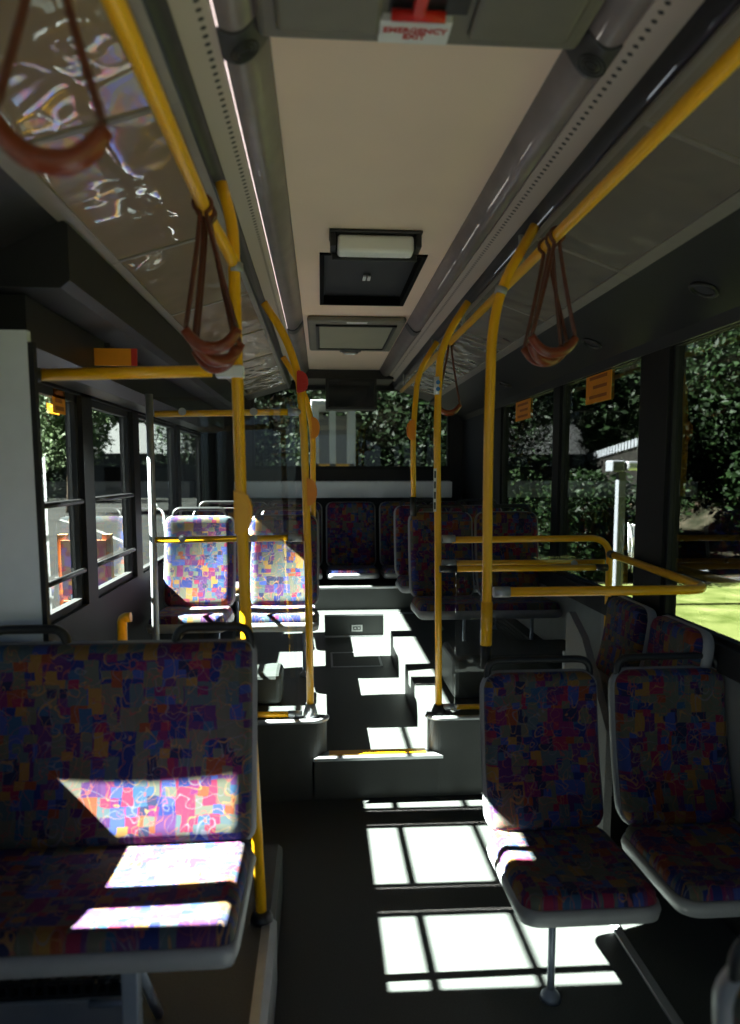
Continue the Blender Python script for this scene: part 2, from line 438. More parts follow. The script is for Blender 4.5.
# rear levels
struct(bx('floor_rear', 'riser', XL, XR, 5.62, 5.82, .0, .395))
struct(bx('trim_7', 'alu', XL, XR, 5.605, 5.65, .385, .402, .003))
struct(bx('trim_8', 'alu', -.0, .52, 5.60, 5.62, .205, .222, .003))
struct(bx('floor_bench', 'riser', XL, XR, 5.82, 6.8, .0, .585))
struct(bx('trim_9', 'alu', XL, XR, 5.80, 5.85, .575, .592, .003))
# metal inspection frame in the aisle floor
struct(MB().box(.06, .42, 5.10, 5.12, .21, .213).box(.06, .42, 4.72, 4.74, .21, .213).box(.06, .075, 4.72, 5.12, .21, .213).box(.405, .42, 4.72, 5.12, .21, .213).build('trim_10', 'alum_matte'))

def wall(name, x_in, x_out, sill_parts, pillars, zt, side):
    b = MB(); a, c = sorted((x_in, x_out))
    b.box(a, c, Y0, Y1, -.3, sill_parts)
    for y0, y1 in pillars: b.box(a, c, y0, y1, sill_parts, min(zt, 2.32))
    return b
SILL_L, SILL_R = 1.0, .955
lp = [(-1.6, -1.45), (-.25, -.15), (.95, 1.05), (1.22, 1.386), (1.496, 1.553), (1.812, 1.94), (2.35, 2.49), (2.965, 3.09), (3.74, 3.86), (4.86, 4.96), (5.95, 6.8)]
wl_ = wall('wall_left', XL, XL-.07, SILL_L, lp, 2.65, 0)
wl_.box(XL-.07, XL, 1.386, 1.82, 1.50, 2.06); wl_.box(XL-.07, XL, Y0, 1.9, 2.06, 2.32); wl_.box(XL-.07, XL, 1.9, Y1, 1.86, 2.32)  # first box: unseen upper panel, added to keep sun off bench back and floor
wl_o = struct(wl_.build('wall_left', 'wallblack'))
rp = [(-1.6, -1.45), (-.3, -.14), (1.27, 1.43), (2.74, 2.99), (4.02, 4.13), (5.35, 6.8)]
wr_ = wall('wall_right', XR, XR+.07, SILL_R, rp, 2.65, 0); wr_.box(XR, XR+.07, Y0, Y1, 2.06, 2.32)
struct(wr_.build('wall_right', 'wallblack'))
# pale lining below the right sill, and the sill rail
struct(bx('baseboard_right', 'lining', XR-.012, XR-.001, Y0+.2, Y1-.3, .40, .86))
struct(MB().prism([(XR-.035, .87), (XR, .87), (XR, .955), (XR-.012, .955)], 'y', Y0+.1, Y1-.1).build('trim_11', 'rubber'))
struct(MB().prism([(XL+.03, .90), (XL, .90), (XL, 1.0), (XL+.012, 1.0)], 'y', Y0+.1, 1.98).build('trim_12', 'rubber'))
# window panes
def panes(gaps, x, z0, z1, k0, frame='rubber', gl='glass'):
    for i, (a, b) in enumerate(gaps):
        w = struct(MB().box(x-.004, x+.004, a-.01, b+.01, z0-.01, z1+.01).build('window_%d' % (k0+i), gl))
        m = MB(); t = .016
        for q in ((a, a+t, z0, z1), (b-t, b, z0, z1), (a, b, z0, z0+t), (a, b, z1-t, z1)): m.box(x-.018, x+.018, *q)
        m.build('window_frame', frame, w)
lg = [(lp[i][1], lp[i+1][0]) for i in range(len(lp)-1)]
panes([g for g in lg if g[1] < 1.3], XL-.035, SILL_L, 2.06, 1)
panes([g for g in lg if 1.3 < g[0] and g[1] < 1.85], XL-.035, SILL_L, 1.50, 6)
panes([g for g in lg if g[0] > 3.8], XL-.035, SILL_L, 1.86, 10)
rg = [(rp[i][1], rp[i+1][0]) for i in range(len(rp)-1)]
panes(rg, XR+.035, SILL_R, 2.06, 20, gl='darkglass')
# the two door leaves on the left with their crash bars
for k, (a, b) in enumerate([g for g in lg if 1.85 < g[0] < 3.7]):
    d = struct(MB().box(XL-.052, XL-.020, a+.002, a+.03, SILL_L, 1.86).box(XL-.052, XL-.020, b-.03, b-.002, SILL_L, 1.86)
               .box(XL-.052, XL-.020, a, b, SILL_L, SILL_L+.03).box(XL-.052, XL-.020, a, b, 1.83, 1.86).build('door_%d' % (k+1), 'rubber'))
    MB().box(XL-.040, XL-.034, a+.02, b-.02, SILL_L+.02, 1.84).build('pane', 'glass', d)
    MB().cyl((XL-.012, a+.01, 1.145), (XL-.012, b-.01, 1.145), .011, 10).cyl((XL-.012, a+.01, 1.43), (XL-.012, b-.01, 1.43), .011, 10).build('crash_bar', 'black', d)
# front with the windscreen opening (behind the camera)
struct(MB().box(XL, XR, Y0-.06, Y0, -.3, .45).box(XL, XR, Y0-.06, Y0, 2.35, 2.5).box(XL-.07, XL+.08, Y0-.06, Y0, .45, 2.35).box(XR-.08, XR+.07, Y0-.06, Y0, .45, 2.35).build('wall_front', 'housing'))
struct(bx('window_30', 'clear', XL+.08, XR-.08, Y0-.035, Y0-.027, .45, 2.35))
# rear wall and rear window
RW = (-.66, 1.26, 1.575, 2.36)
struct(MB().box(XL-.07, XR+.07, Y1, Y1+.08, -.3, RW[2]).box(XL-.07, XR+.07, Y1, Y1+.08, RW[3], 2.5).box(XL-.07, RW[0], Y1, Y1+.08, RW[2], RW[3]).box(RW[1], XR+.07, Y1, Y1+.08, RW[2], RW[3]).build('wall_rear', 'housing'))
rwn = struct(bx('window_31', 'darkglass', RW[0]-.01, RW[1]+.01, Y1+.035, Y1+.043, RW[2]-.01, RW[3]+.01))
m = MB()
for q in ((RW[0], RW[0]+.03, RW[2], RW[3]), (RW[1]-.03, RW[1], RW[2], RW[3]), (RW[0], RW[1], RW[2], RW[2]+.03), (RW[0], RW[1], RW[3]-.03, RW[3])):
    m.box(q[0], q[1], Y1+.005, Y1+.06, q[2], q[3])
m.build('window_frame', 'rubber', rwn)
struct(MB().prism([(XL-.07, 2.32), (XL, 2.32), (-.72, 2.49), (1.13, 2.49), (XR, 2.32), (XR+.07, 2.32), (1.16, 2.52), (-.75, 2.52)], 'y', Y0-.06, Y1+.08).build('roof', 'housing'))
# slanted cantrails between the advert panels and the windows
def cantrail(name, pts, y0, y1, mat):
    struct(MB().prism(pts, 'y', y0, y1).build(name, mat))
cantrail('trim_13', [(1.045, 2.205), (1.38, 2.06), (1.38, 2.10), (1.06, 2.24)], Y0, Y1, 'housing')
cantrail('trim_14', [(-.685, 2.205), (-.97, 2.06), (-.97, 2.10), (-.70, 2.24)], Y0, 1.96, 'housing')
struct(MB().prism([(1.375, 2.045), (1.385, 2.045), (1.385, 2.10), (1.33, 2.085)], 'y', Y0, Y1).build('trim_15', 'black'))

# ---------------------------------------------------------------- ceiling profile
CZ = 2.45
HAC = (0.0, .45, 2.99, 3.88)
cb = MB()
# cream ceiling panel built around the square opening for the dark unit
cb.box(-.10, .522, Y0, HAC[2], CZ, CZ+.02).box(-.10, HAC[0], HAC[2], HAC[3], CZ, CZ+.02).box(HAC[1], .522, HAC[2], HAC[3], CZ, CZ+.02).box(-.10, .522, HAC[3], 6.45, CZ, CZ+.02)
struct(cb.build('ceiling', 'cream'))
struct(MB().box(-.2, .65, 6.3, 6.8, 2.37, 2.45).build('trim_16', 'housing'))
def strip(name, mat, prof, y0, y1, thick=.004, uvw=True):
    """a profile of (x, z) points swept along the bus as a thin sheet with UVs in metres"""
    b = MB(); n = len(prof); L = [0]
    for i in range(1, n): L.append(L[-1]+math.dist(prof[i], prof[i-1]))
    rows = []
    for off in (0, thick):
        A = [b.bm.verts.new((x, y0, z+off)) for x, z in prof]; B = [b.bm.verts.new((x, y1, z+off)) for x, z in prof]
        rows.append((A, B))
        for i in range(n-1):
            f = b.bm.faces.new((A[i], A[i+1], B[i+1], B[i])); f.smooth = n > 3
            for lp_, q in zip(f.loops, ((y0, L[i]), (y0, L[i+1]), (y1, L[i+1]), (y1, L[i]))): lp_[b.uv].uv = q
    (A, B), (A2, B2) = rows
    for P_, Q_ in ((A, A2), (B, B2)):
        for i in range(n-1): b.bm.faces.new((P_[i], P_[i+1], Q_[i+1], Q_[i]))
    b.bm.faces.new((A[0], B[0], B2[0], A2[0])); b.bm.faces.new((A[-1], B[-1], B2[-1], A2[-1]))
    return b.build(name, mat)
def cove_prof(xa, za, xb, zb, bulge):
    out = []
    for k in range(13):
        t = k/12; x = xa+(xb-xa)*t; z = za+(zb-za)*t-bulge*math.sin(math.pi*t)
        out.append((x, z))
    return out
struct(strip('trim_17', 'cove', cove_prof(.522, 2.452, .608, 2.402, .028), Y0, 6.5))
struct(strip('trim_18', 'cove', cove_prof(-.10, 2.452, -.195, 2.402, .030), Y0, 6.5))
struct(strip('trim_19', 'louvre', [(.611, 2.402), (.678, 2.375)], Y0, 6.5))
struct(strip('trim_20', 'louvre', [(-.198, 2.402), (-.264, 2.375)], Y0, 6.5))
struct(strip('trim_21', 'channel', [(.680, 2.376), (.689, 2.362), (.695, 2.338), (.712, 2.325)], Y0, 6.7))
struct(strip('trim_22', 'channel', [(-.266, 2.376), (-.275, 2.362), (-.282, 2.338), (-.299, 2.325)], Y0, 6.7))
# bands where the light cover sections join, with the round speakers in the near ones
def clampring(x0, z0, x1, z1, y, side):
    lab = ('right' if side > 0 else 'left')
    c = MB(); pr = cove_prof(x0, z0, x1, z1, .030)
    rings = []
    for yy in (y-.05, y+.05):
        rings.append([c.bm.verts.new((x, yy, z-.006)) for x, z in pr])
    for yy in (y-.05, y+.05):
        rings.append([c.bm.verts.new((x, yy, z+.004)) for x, z in pr])
    for a, b in ((0, 1), (0, 2), (1, 3)):
        for i in range(12): c.bm.faces.new((rings[a][i], rings[a][i+1], rings[b][i+1], rings[b][i]))
    return c.build('speaker_band', 'darkgrey')
def speaker(x, z, y, nx, side):
    n_ = Vector((nx, 0, -1)).normalized()
    u = Vector((0, 1, 0)); v = n_.cross(u)
    b = MB()
    for r_ in (.030, .021, .012):
        ring = [Vector((x, y, z))+(u*math.cos(a)+v*math.sin(a))*r_+n_*.0035 for a in [2*math.pi*k/24 for k in range(24)]]
        b.tube(ring, .0022, 6, closed=True)
    return b
for side, q in ((1, (.522, 2.452, .608, 2.402)), (-1, (-.10, 2.452, -.195, 2.402))):
    for y in (1.50, 4.35):
        o = clampring(q[0], q[1], q[2], q[3], y, side)
        near = 'near the front hatch' if y < 2 else 'beside the small rear hatch'
        tag(o, 'dark clip band over the %s ceiling light cover %s' % ('right' if side > 0 else 'left', near), 'bracket', 'clip bands on the light covers')
        if y < 2:
            s_ = speaker((q[0]+q[2])/2, (q[1]+q[3])/2-.038, y, -side*.5, side)
            s_.build('speaker_grille', 'black', o)
# advert holders along both sides
def advert(xa, za, xb, zb, y0, y1, label, mat):
    d = Vector((xb-xa, 0, zb-za)).normalized(); n_ = Vector((d.z, 0, -d.x))
    if n_.z > 0: n_ = -n_
    A = Vector((xa, 0, za)); B = Vector((xb, 0, zb))
    root = empty('advert_holder', (A.x, y0, A.z), label, 'advert panel', 'advert holders above the windows')
    def slab(a, b, ya, yb, t0, t1):
        p = [A+(B-A)*a+n_*t0, A+(B-A)*b+n_*t0, A+(B-A)*b+n_*t1, A+(B-A)*a+n_*t1]
        o_ = MB(); o_.prism([(v.x-A.x, v.z-A.z) for v in p], 'y', ya, yb); return o_
    slab(0.02, .98, .003, y1-y0-.003, -.012, .0).build('board', mat, root)
    f = slab(0, .05, 0.001, y1-y0-.001, -.012, .006); g = slab(.90, 1.0, 0.001, y1-y0-.001, -.012, .006)
    m_ = MB()
    for (a, b, ya, yb) in ((0, .05, .001, y1-y0-.001), (.88, 1.0, .001, y1-y0-.001), (.05, .88, .001, .008), (.05, .88, y1-y0-.008, y1-y0-.001)):
        p = [A+(B-A)*a+n_*(-.011), A+(B-A)*b+n_*(-.011), A+(B-A)*b+n_*.005, A+(B-A)*a+n_*.005]
        m_.prism([(v.x-A.x, v.z-A.z) for v in p], 'y', ya, yb)
    f.bm.free(); g.bm.free()
    m_.build('holder_frame', 'frame', root)
ORD = ['nearest the front', 'second back', 'third back', 'fourth back', 'fifth back', 'sixth back', 'seventh back', 'rearmost']
ys = [.02, .80, 1.58, 2.36, 3.14, 3.92, 4.70, 5.48, 6.26]
for i in range(8):
    advert(.704, 2.327, 1.045, 2.208, ys[i], ys[i+1], 'long %s advert holder above the right windows, %s' % ('matt grey' if i < 2 else 'glossy clear-covered', ORD[i]), 'matteboard' if i < 2 else 'greyboard')
    advert(-.291, 2.327, -.685, 2.208, ys[i], ys[i+1], 'long glossy brown advert holder above the left windows, %s' % ORD[i], 'board')
struct(MB().prism([(.704, 2.335), (1.045, 2.216), (1.06, 2.25), (.72, 2.37)], 'y', Y0, 0.0).prism([(.704, 2.345), (1.045, 2.226), (1.06, 2.25), (.72, 2.37)], 'y', 6.28, 6.8).build('trim_23', 'housing'))
struct(MB().prism([(-.291, 2.335), (-.685, 2.216), (-.70, 2.25), (-.31, 2.37)], 'y', Y0, 0.0).prism([(-.291, 2.345), (-.685, 2.226), (-.70, 2.25), (-.31, 2.37)], 'y', 6.28, 6.8).build('trim_24', 'housing'))
# round downlights in the right cantrail
for k, (px, py) in enumerate(((705, 275), (592, 338), (505, 386))):
    p = at(px, py, X=1.22)
    n_ = Vector((-.40, 0, -.92)).normalized(); c = Vector((1.22, p.y, 2.13))
    o = empty('downlight', c, 'round black downlight in the dark right cantrail, %s' % ('nearest', 'middle one', 'farthest')[k], 'light', 'round lights in the right cantrail')
    u = Vector((0, 1, 0)); v = n_.cross(u)
    ring = [(u*math.cos(a)+v*math.sin(a))*.04+n_*.004 for a in [2*math.pi*q/28 for q in range(28)]]
    MB().tube(ring, .008, 8, closed=True).build('rim', 'black', o)
    MB().cyl(n_*-.004, n_*.003, .034, 24).build('lens', 'darkgrey', o)
# door gear housing, left
hb = MB().prism([(-.685, 2.035), (-.66, 2.055), (-.66, 2.20), (-.685, 2.215), (-.968, 2.215), (-.968, 2.035)], 'y', 1.96, 5.95)
hs = hb.build('door_gear_housing', 'housing'); tag(hs, 'long charcoal box over the left door and windows below the advert panels', 'housing')
MB().prism([(-.86, 1.87), (-.80, 1.90), (-.80, 2.03), (-.968, 2.03), (-.968, 1.87)], 'y', 2.02, 5.95).build('lower_cover', 'black', hs)
MB().cyl((-.9, 2.3, 1.866), (-.9, 2.3, 1.860), .03, 20).build('round_cap', 'darkgrey', hs)

# ---------------------------------------------------------------- ceiling fittings
h = empty('emergency_exit_hatch', (.205, 1.085, 2.45), 'taupe roof hatch with red handle and emergency exit label above the aisle', 'hatch')
hx = .325
MB().box(-hx, hx, -.35, .41, -.045, -.001, .018, 3).build('hatch_frame', 'hatch', h)
MB().box(-.285, -.085, -.30, .36, -.058, -.044, .010, 2).build('raised_panel', 'hatch', h)
MB().box(.085, .285, -.30, .36, -.058, -.044, .010, 2).build('raised_panel', 'hatch', h)
MB().box(-.075, .075, .16, .30, -.050, -.044, .003).build('handle_recess', 'black', h)
hd = MB().tube(fillet([(-.07, .285, -.062), (.03, .285, -.062)], .01), .010, 10).box(-.032, -.008, .20, .285, -.068, -.052, .003).build('pull_handle', 'red', h)
sg = MB().box(-.082, .042, .312, .372, -.0595, -.0585).box(-.088, .048, .308, .376, -.0585, -.045).build('sign_plate', 'labelwhite', h)
def text_mesh(txt, size, name, mat, parent, mtx, bold=.0):
    cu = D.curves.new(name, 'FONT'); cu.body = txt; cu.size = size; cu.align_x = 'CENTER'; cu.align_y = 'CENTER'; cu.extrude = .0004; cu.offset = bold
    cu.space_line = .85
    o = D.objects.new(name, cu); COL.objects.link(o)
    bpy.context.view_layer.update()
    me = D.meshes.new_from_object(o.evaluated_get(bpy.context.evaluated_depsgraph_get()))
    D.objects.remove(o); me.transform(mtx)
    me.materials.clear(); me.materials.append(M[mat])
    q = D.objects.new(name, me); COL.objects.link(q); q.parent = parent
    return q
text_mesh('EMERGENCY\nEXIT', .0215, 'lettering', 'redink', sg, Matrix.Translation((-.02, .342, -.0605)) @ Matrix.Rotation(math.pi, 4, 'X'), .0006)

# dark square roof unit with its lamp in front
u_ = empty('roof_ventilation_unit', (.225, 3.43, 2.45), 'square black ventilation unit recessed in the cream ceiling', 'vent')
MB().box(-.225, .225, -.44, .45, .06, .10).box(-.225, -.205, -.44, .45, -.006, .08).box(.205, .225, -.44, .45, -.006, .08).box(-.225, .225, -.44, -.42, -.006, .08).box(-.225, .225, .43, .45, -.006, .08).build('casing', 'deepblack', u_)
mm = MB()
for k in range(9): mm.box(-.20, .20, -.38+k*.09, -.36+k*.09, .052, .06)
mm.build('grille', 'deepblack', u_)
MB().box(-.018, -.004, .0, .07, .024, .030).box(.004, .018, .0, .07, .024, .030).build('white_tag', 'labelwhite', u_)
la = empty('ceiling_lamp', (.212, 2.745, 2.45), 'white lamp box in a black bracket on the front edge of the dark roof unit', 'lamp')
MB().box(-.145, .145, -.03, .05, -.078, -.012, .014, 3).build('lamp_cover', 'lampwhite', la)
MB().box(-.175, .175, -.05, .07, -.012, -.001, .003).box(-.172, -.150, -.04, .06, -.06, -.005, .004).box(.150, .172, -.04, .06, -.06, -.005, .004).box(-.165, .165, .052, .064, -.085, -.01, .003).build('bracket', 'black', la)
# rear hatch
r_ = empty('rear_roof_hatch', (.215, 4.65, 2.45), 'small pale green rear roof hatch in a taupe frame behind the dark unit', 'hatch')
MB().box(-.29, .29, -.50, .50, -.035, -.001, .015, 3).build('hatch_frame', 'hatch', r_)
MB().box(-.22, .22, -.40, .36, -.040, -.034, .004).build('panel', 'hatchlight', r_)
mm = MB()
mm.box(-.24, .24, -.42, -.40, -.046, -.034).box(-.24, .24, .36, .38, -.046, -.034).box(-.24, -.22, -.42, .38, -.046, -.034).box(.22, .24, -.42, .38, -.046, -.034)
mm.build('seal', 'black', r_)
hd = MB().box(-.075, .075, .395, .475, -.046, -.034, .003).build('latch_recess', 'black', r_)
MB().tube(fillet([(-.05, .45, -.05), (-.04, .43, -.062), (.04, .43, -.062), (.05, .45, -.05)], .01), .007, 8).build('latch', 'alu', hd)
MB().box(-.06, .06, -.49, -.455, -.037, -.034).build('label_strip', 'labelwhite', r_)

# black display box hanging before the rear window, pale heater shelf under it
bxr = empty('display_box', (.27, 6.3, 2.37), 'black box hanging from the ceiling in front of the rear window', 'box')
MB().box(-.225, .225, -.05, .12, -.27, -.001, .008).build('casing', 'black', bxr)
MB().box(-.20, .20, -.054, -.048, -.25, -.03).build('screen', 'carglass', bxr)
sh = empty('rear_heater_shelf', (.20, 6.62, 1.31), 'long pale grey box with grille top beneath the rear window', 'shelf')
MB().box(-1.0, 1.03, -.09, .17, 0.0, .15, .006).build('body', 'whitepanel', sh)
mm = MB()
for k in range(34): mm.box(-.97+k*.0588, -.925+k*.0588, -.075, .15, .150, .156)
mm.build('grille', 'alu', sh)

# ---------------------------------------------------------------- seats
def seat_parts(root, w=.40, zc=.41, bh=.49, leg=True, handles=((0, .30),), fold=False, depth=.45, rr=.055):
    """cushion front edge at local y = 0, backrest leaning back to y = .5, faces -y"""
    slope = .05
    def cush(u, v, o): return Vector((u, depth/2+v, zc-.055+o-slope*(v/depth)+.012*math.sin((v/depth)*3)))
    def backp(u, v, o):
        t = (v+bh/2)/bh
        y = depth-.035+.115*t+.02*math.sin(t*math.pi); n_ = Vector((0, -1, .22)).normalized()
        return Vector((u, y, zc-.03+(bh+.02)*t))+n_*o
    if not fold:
        c = MB(); pad(c, w-.015, depth-.02, .055, rr, cush, .03, back_t=.004, dish=.010); c.build('seat_cushion', 'fabric', root)
        s_ = MB(); pad(s_, w, depth, .022, rr+.005, lambda u, v, o: cush(u, v, o-.008), .012, back_t=.028)
        s_.build('seat_pan', 'shell', root)
    b = MB(); pad(b, w-.022, bh-.012, .045, rr, backp, .035, back_t=.004, dish=.012); b.build('backrest', 'fabric', root)
    s2 = MB(); pad(s2, w, bh, .016, rr+.006, lambda u, v, o: backp(u, v, o-.012), .010, back_t=.026)
    s2.build('back_shell', 'shell', root)
    for hx_, hw_ in handles:
        zt = zc-.03+bh; yt = depth+.085
        pts = fillet([(hx_-hw_/2, yt, zt-.05), (hx_-hw_/2, yt+.005, zt+.052), (hx_+hw_/2, yt+.005, zt+.052), (hx_+hw_/2, yt, zt-.05)], .045)
        MB().tube(pts, .0125, 12).build('grab_handle', 'black', root)
    if leg:
        lx, ly = leg if isinstance(leg, tuple) else (0, .28)
        MB().cyl((lx, ly, .0), (lx, ly, zc-.085), .011, 12).tube([(lx, ly, 0), (lx, ly, .012), (lx, ly, .03)], [.032, .028, .012], 16).build('leg', 'steelblue', root)
GR = {'near': 'single seats on the right low floor', 'rl': 'seats on the left rear platform', 'rr': 'seats on the right rear platform', 'back': 'seats along the rear wall'}
proto = empty('passenger_seat', (.727, 1.72, 0), 'patchwork-fabric single seat with slim leg beside the aisle, right of the sun patches', 'seat', GR['near'])
seat_parts(proto, w=.405, leg=(-.06, .17), handles=((0, .35),))
def place_seat(x, y, z, label, group, src=proto, rz=0, leg=True):
    c = copy_tree(src); c.location = (x, y, z); c['label'] = label; c['group'] = group; c.rotation_euler = (0, 0, rz)
    if not leg:
        for q in [q for q in c.children if q.name.startswith('leg')]: D.objects.remove(q)
    return c
place_seat(1.178, 1.73, 0, 'patchwork-fabric seat at lower right, between the aisle seat and the right windows', GR['near'], leg=False)
place_seat(.735, .315, 0, 'patchwork-fabric seat in the nearest right row, only its black handle corner showing', GR['near'])
RL = [(-.70, 3.57, 'left platform seat in the first row behind the glass, window side'), (-.22, 3.57, 'left platform seat in the first row behind the glass, aisle side'),
      (-.70, 4.46, 'left platform seat in the second row, window side'), (-.22, 4.46, 'left platform seat in the second row, aisle side')]
rproto = empty('passenger_seat', (-.70, 3.57, .395), 'patchwork-fabric '+RL[0][2], 'seat', GR['rl'])
seat_parts(rproto, w=.41, leg=(.12, .34), bh=.51)
for x, y, s_ in RL[1:]: place_seat(x, y, .395, 'patchwork-fabric '+s_, GR['rl'], rproto)
for x, y, s_ in [(.745, 3.81, 'right platform seat in the first row behind the yellow rails, aisle side'), (1.165, 3.81, 'right platform seat in the first row behind the yellow rails, window side'),
                 (.745, 4.68, 'right platform seat in the second row, aisle side'), (1.165, 4.68, 'right platform seat in the second row, window side')]:
    place_seat(x, y, .395, 'patchwork-fabric '+s_, GR['rr'], rproto)
bproto = empty('passenger_seat', (.27, 5.90, .31), 'rear wall seat at the end of the aisle, sunlit cushion edge', 'seat', GR['back'])
seat_parts(bproto, w=.46, leg=False, bh=.57, handles=())
for x, s_ in ((-.71, 'rear wall seat in the left corner'), (-.22, 'rear wall seat just left of the aisle end'), (.76, 'rear wall seat just right of the aisle end'), (1.145, 'rear wall seat in the right corner')):
    c = place_seat(x, 5.90 if x < 1 else 5.92, .31, s_, GR['back'], bproto)
    if x > 1: c.scale = (.80, 1, 1); c.location.x = 1.18
# near left bench
bn = empty('double_bench_seat', (-.567, 1.355, .2), 'wide patchwork-fabric double bench seat in the left foreground, partly sunlit', 'bench')
seat_parts(bn, w=.78, leg=False, handles=((.272, .20), (-.215, .20)), rr=.03, bh=.50, depth=.45)
MB().box(.14, .175, .05, .085, .0, .34, .004).build('leg', 'steelblue', bn)
MB().tube([(.155, .30, 0.005), (.155, .10, .30)], .012, 8).tube([(.04, .15, .16), (.155, .15, .16)], .009, 8).build('leg_brace', 'steelblue', bn)
# heater under the bench
ht = empty('floor_heater', (-.73, 1.62, .2), 'silver fronted heater with black grille under the double bench', 'heater')
MB().box(-.22, .26, -.02, .12, .012, .095, .006).build('cover', 'shell', ht)
mm = MB().box(-.21, .25, -.01, .115, .095, .105)
for k in range(16): mm.box(-.20+k*.029, -.192+k*.029, -.012, .11, .105, .13)
for k in range(4): mm.box(-.205, .245, .0+k*.03, .006+k*.03, .12, .132)
mm.build('grille', 'black', ht)
for sx in (-.2, .22): MB().box(sx, sx+.02, .02, .05, 0, .014).build('foot', 'black', ht)
# fold-up side seats by the right wall
for k, (yy, lb) in enumerate(((2.43, 'fold-up side seat against the right wall, the nearer, below the grassy window'), (2.84, 'fold-up side seat against the right wall, the farther, beside the yellow post'))):
    fs = empty('folding_seat', (.78, yy, .12), lb, 'seat', 'fold-up side seats on the right', rz=-math.pi/2)
    seat_parts(fs, w=.355, leg=False, handles=(), fold=True)
    def fold_place(u, v, o): return Vector((u, .405-o, .42+v*.98))
    q = MB(); pad(q, .34, .34, .035, .05, fold_place, .02, back_t=.01); q.build('folded_cushion', 'carpet', fs)
    MB().box(-.15, .15, .40, .58, .10, .20, .01).build('bracket', 'black', fs)
# grey carpeted modesty panel with metal edge
mp = empty('modesty_panel', (1.02, 2.66, 0), 'grey carpeted panel with a metal edge strip between the right seats and yellow post', 'panel')
MB().prism([(-.28, .0), (.16, .0), (.16, .96), (.13, .975), (-.02, .90), (-.28, .62)], 'x', 0, .028).build('board', 'carpet', mp)
MB().box(-.008, .036, .158, .175, .0, .80, .003).build('edge_strip', 'alum_matte', mp)
# floor rail for the right seats
fr = MB().box(.975, 1.005, .3, 2.42, 0, .012, .003)
tag(fr.build('seat_track', 'alum_matte'), 'grey metal track on the floor under the right-hand seats', 'track')
# wheel boxes and ducts behind the glass screens
tag(MB().box(.66, 1.37, 3.42, 3.78, .397, .62, .03, 3).build('wheel_box', 'riser'), 'dark box on the right platform behind the glass screen', 'box', 'wheel boxes')
tag(MB().box(-.96, -.20, 3.40, 3.62, .397, .56, .03, 3).build('wheel_box', 'riser'), 'dark box on the left platform behind the glass screen', 'box', 'wheel boxes')
gd = empty('wall_duct', (1.33, 4.4, .5), 'slatted dark duct along the right wall beneath the windows', 'duct')
mm = MB().box(-.045, .035, -1.1, 1.1, -.10, .02, .005)
for k in range(4): mm.box(-.052, -.043, -1.1, 1.1, -.085+k*.026, -.075+k*.026)
mm.build('body', 'black', gd)

# ---------------------------------------------------------------- yellow rails and poles
RT = .0165
def rail(name, pts, label, cat='rail', r=RT, fil=.08, group=None, origin=None):
    b = Vector(origin if origin else pts[-1])
    root = empty(name, b, label, cat, group)
    MB().tube([p-b for p in fillet(pts, fil, 10)], r, 18).build('tube', 'yellow', root)
    return root, b
def collar(root, b, p0, p1, mat='alum_matte', r=.0195, name='clamp'):
    return MB().tube([Vector(p0)-b, Vector(p1)-b], r, 18).build(name, mat, root)
def bell(root, b, c, dx, mat='orange', hh=.045, name='bell_push'):
    """bell push housing bulging from a pole towards dx"""
    c = Vector(c)-b; m_ = MB()
    poly = [(-.018, -hh*1.5), (.018, -hh*1.2), (.032, -hh*.5), (.032, hh*.5), (.018, hh*1.2), (-.018, hh*1.5)]
    if dx < 0: poly = [(-x, z) for x, z in poly][::-1]
    m_.prism([(c.x+x, c.z+z) for x, z in poly], 'y', c.y-.022, c.y+.022)
    bmesh.ops.bevel(m_.bm, geom=m_.bm.edges[:], offset=.006, segments=2, affect='EDGES')
    o = m_.build(name, mat, root)
    MB().cyl((c.x+math.copysign(.012, dx), c.y-.027, c.z), (c.x+math.copysign(.012, dx), c.y-.021, c.z), .012, 16).build('button', mat, o)
# overhead rails
hr = CAMZ+.70
P_ = at(212, 225, Y=1.95); Q_ = at(115, 0, Z=P_.z)
e, b = rail('overhead_rail', [Vector((Q_.x, -1.3, Q_.z)), Vector((P_.x, 1.90, P_.z)), at(222, 240, Y=1.98), at(236, 268, Y=2.02)], 'long yellow overhead rail at upper left running to the near left pole', 'rail', fil=.2, group='overhead rails')
P2 = at(542, 250, Y=2.2)
rx = P2.x
e, b = rail('overhead_rail', [Vector((rx, -1.3, P2.z)), Vector((rx, 6.0, P2.z))], 'long yellow overhead rail at upper right carrying the strap loops', 'rail', group='overhead rails')
for y in (.6, 2.42, 3.4, 4.3, 5.8):
    MB().cyl((0, y-6.0, 0), (-.005, y-6.0, .115), .009, 10).build('hanger', 'alum_matte', e)
# near left pole
Yp = 2.02
pts = [at(262, 943, Y=Yp-.01), at(249, 690, Y=Yp), at(241, 500, Y=Yp), at(235, 300, Y=Yp), at(233, 225, Y=Yp), at(221, 183, Y=Yp)]
pts[0].z = .215; base = pts[0].copy()
e, b = rail('grab_pole', pts[::-1], 'thick yellow pole at near left rising behind the double bench', 'pole', fil=.12, group='upright grab poles')
MB().tube([Vector((0, 0, -.012)), Vector((0, 0, .0)), Vector((0, 0, .02))], [.034, .034, .022], 18).build('foot', 'black', e)
bell(e, b, at(241, 512, Y=Yp), 1, 'yellow', .045)
p = at(236, 268, Y=Yp); collar(e, b, p-Vector((0, 0, .012)), p+Vector((0, 0, .012)))
p = at(236, 372, Y=Yp); MB().box(-.055, .022, -.02, .02, -.017, .017, .004).build('clamp', 'whitepanel', e).location = p-b
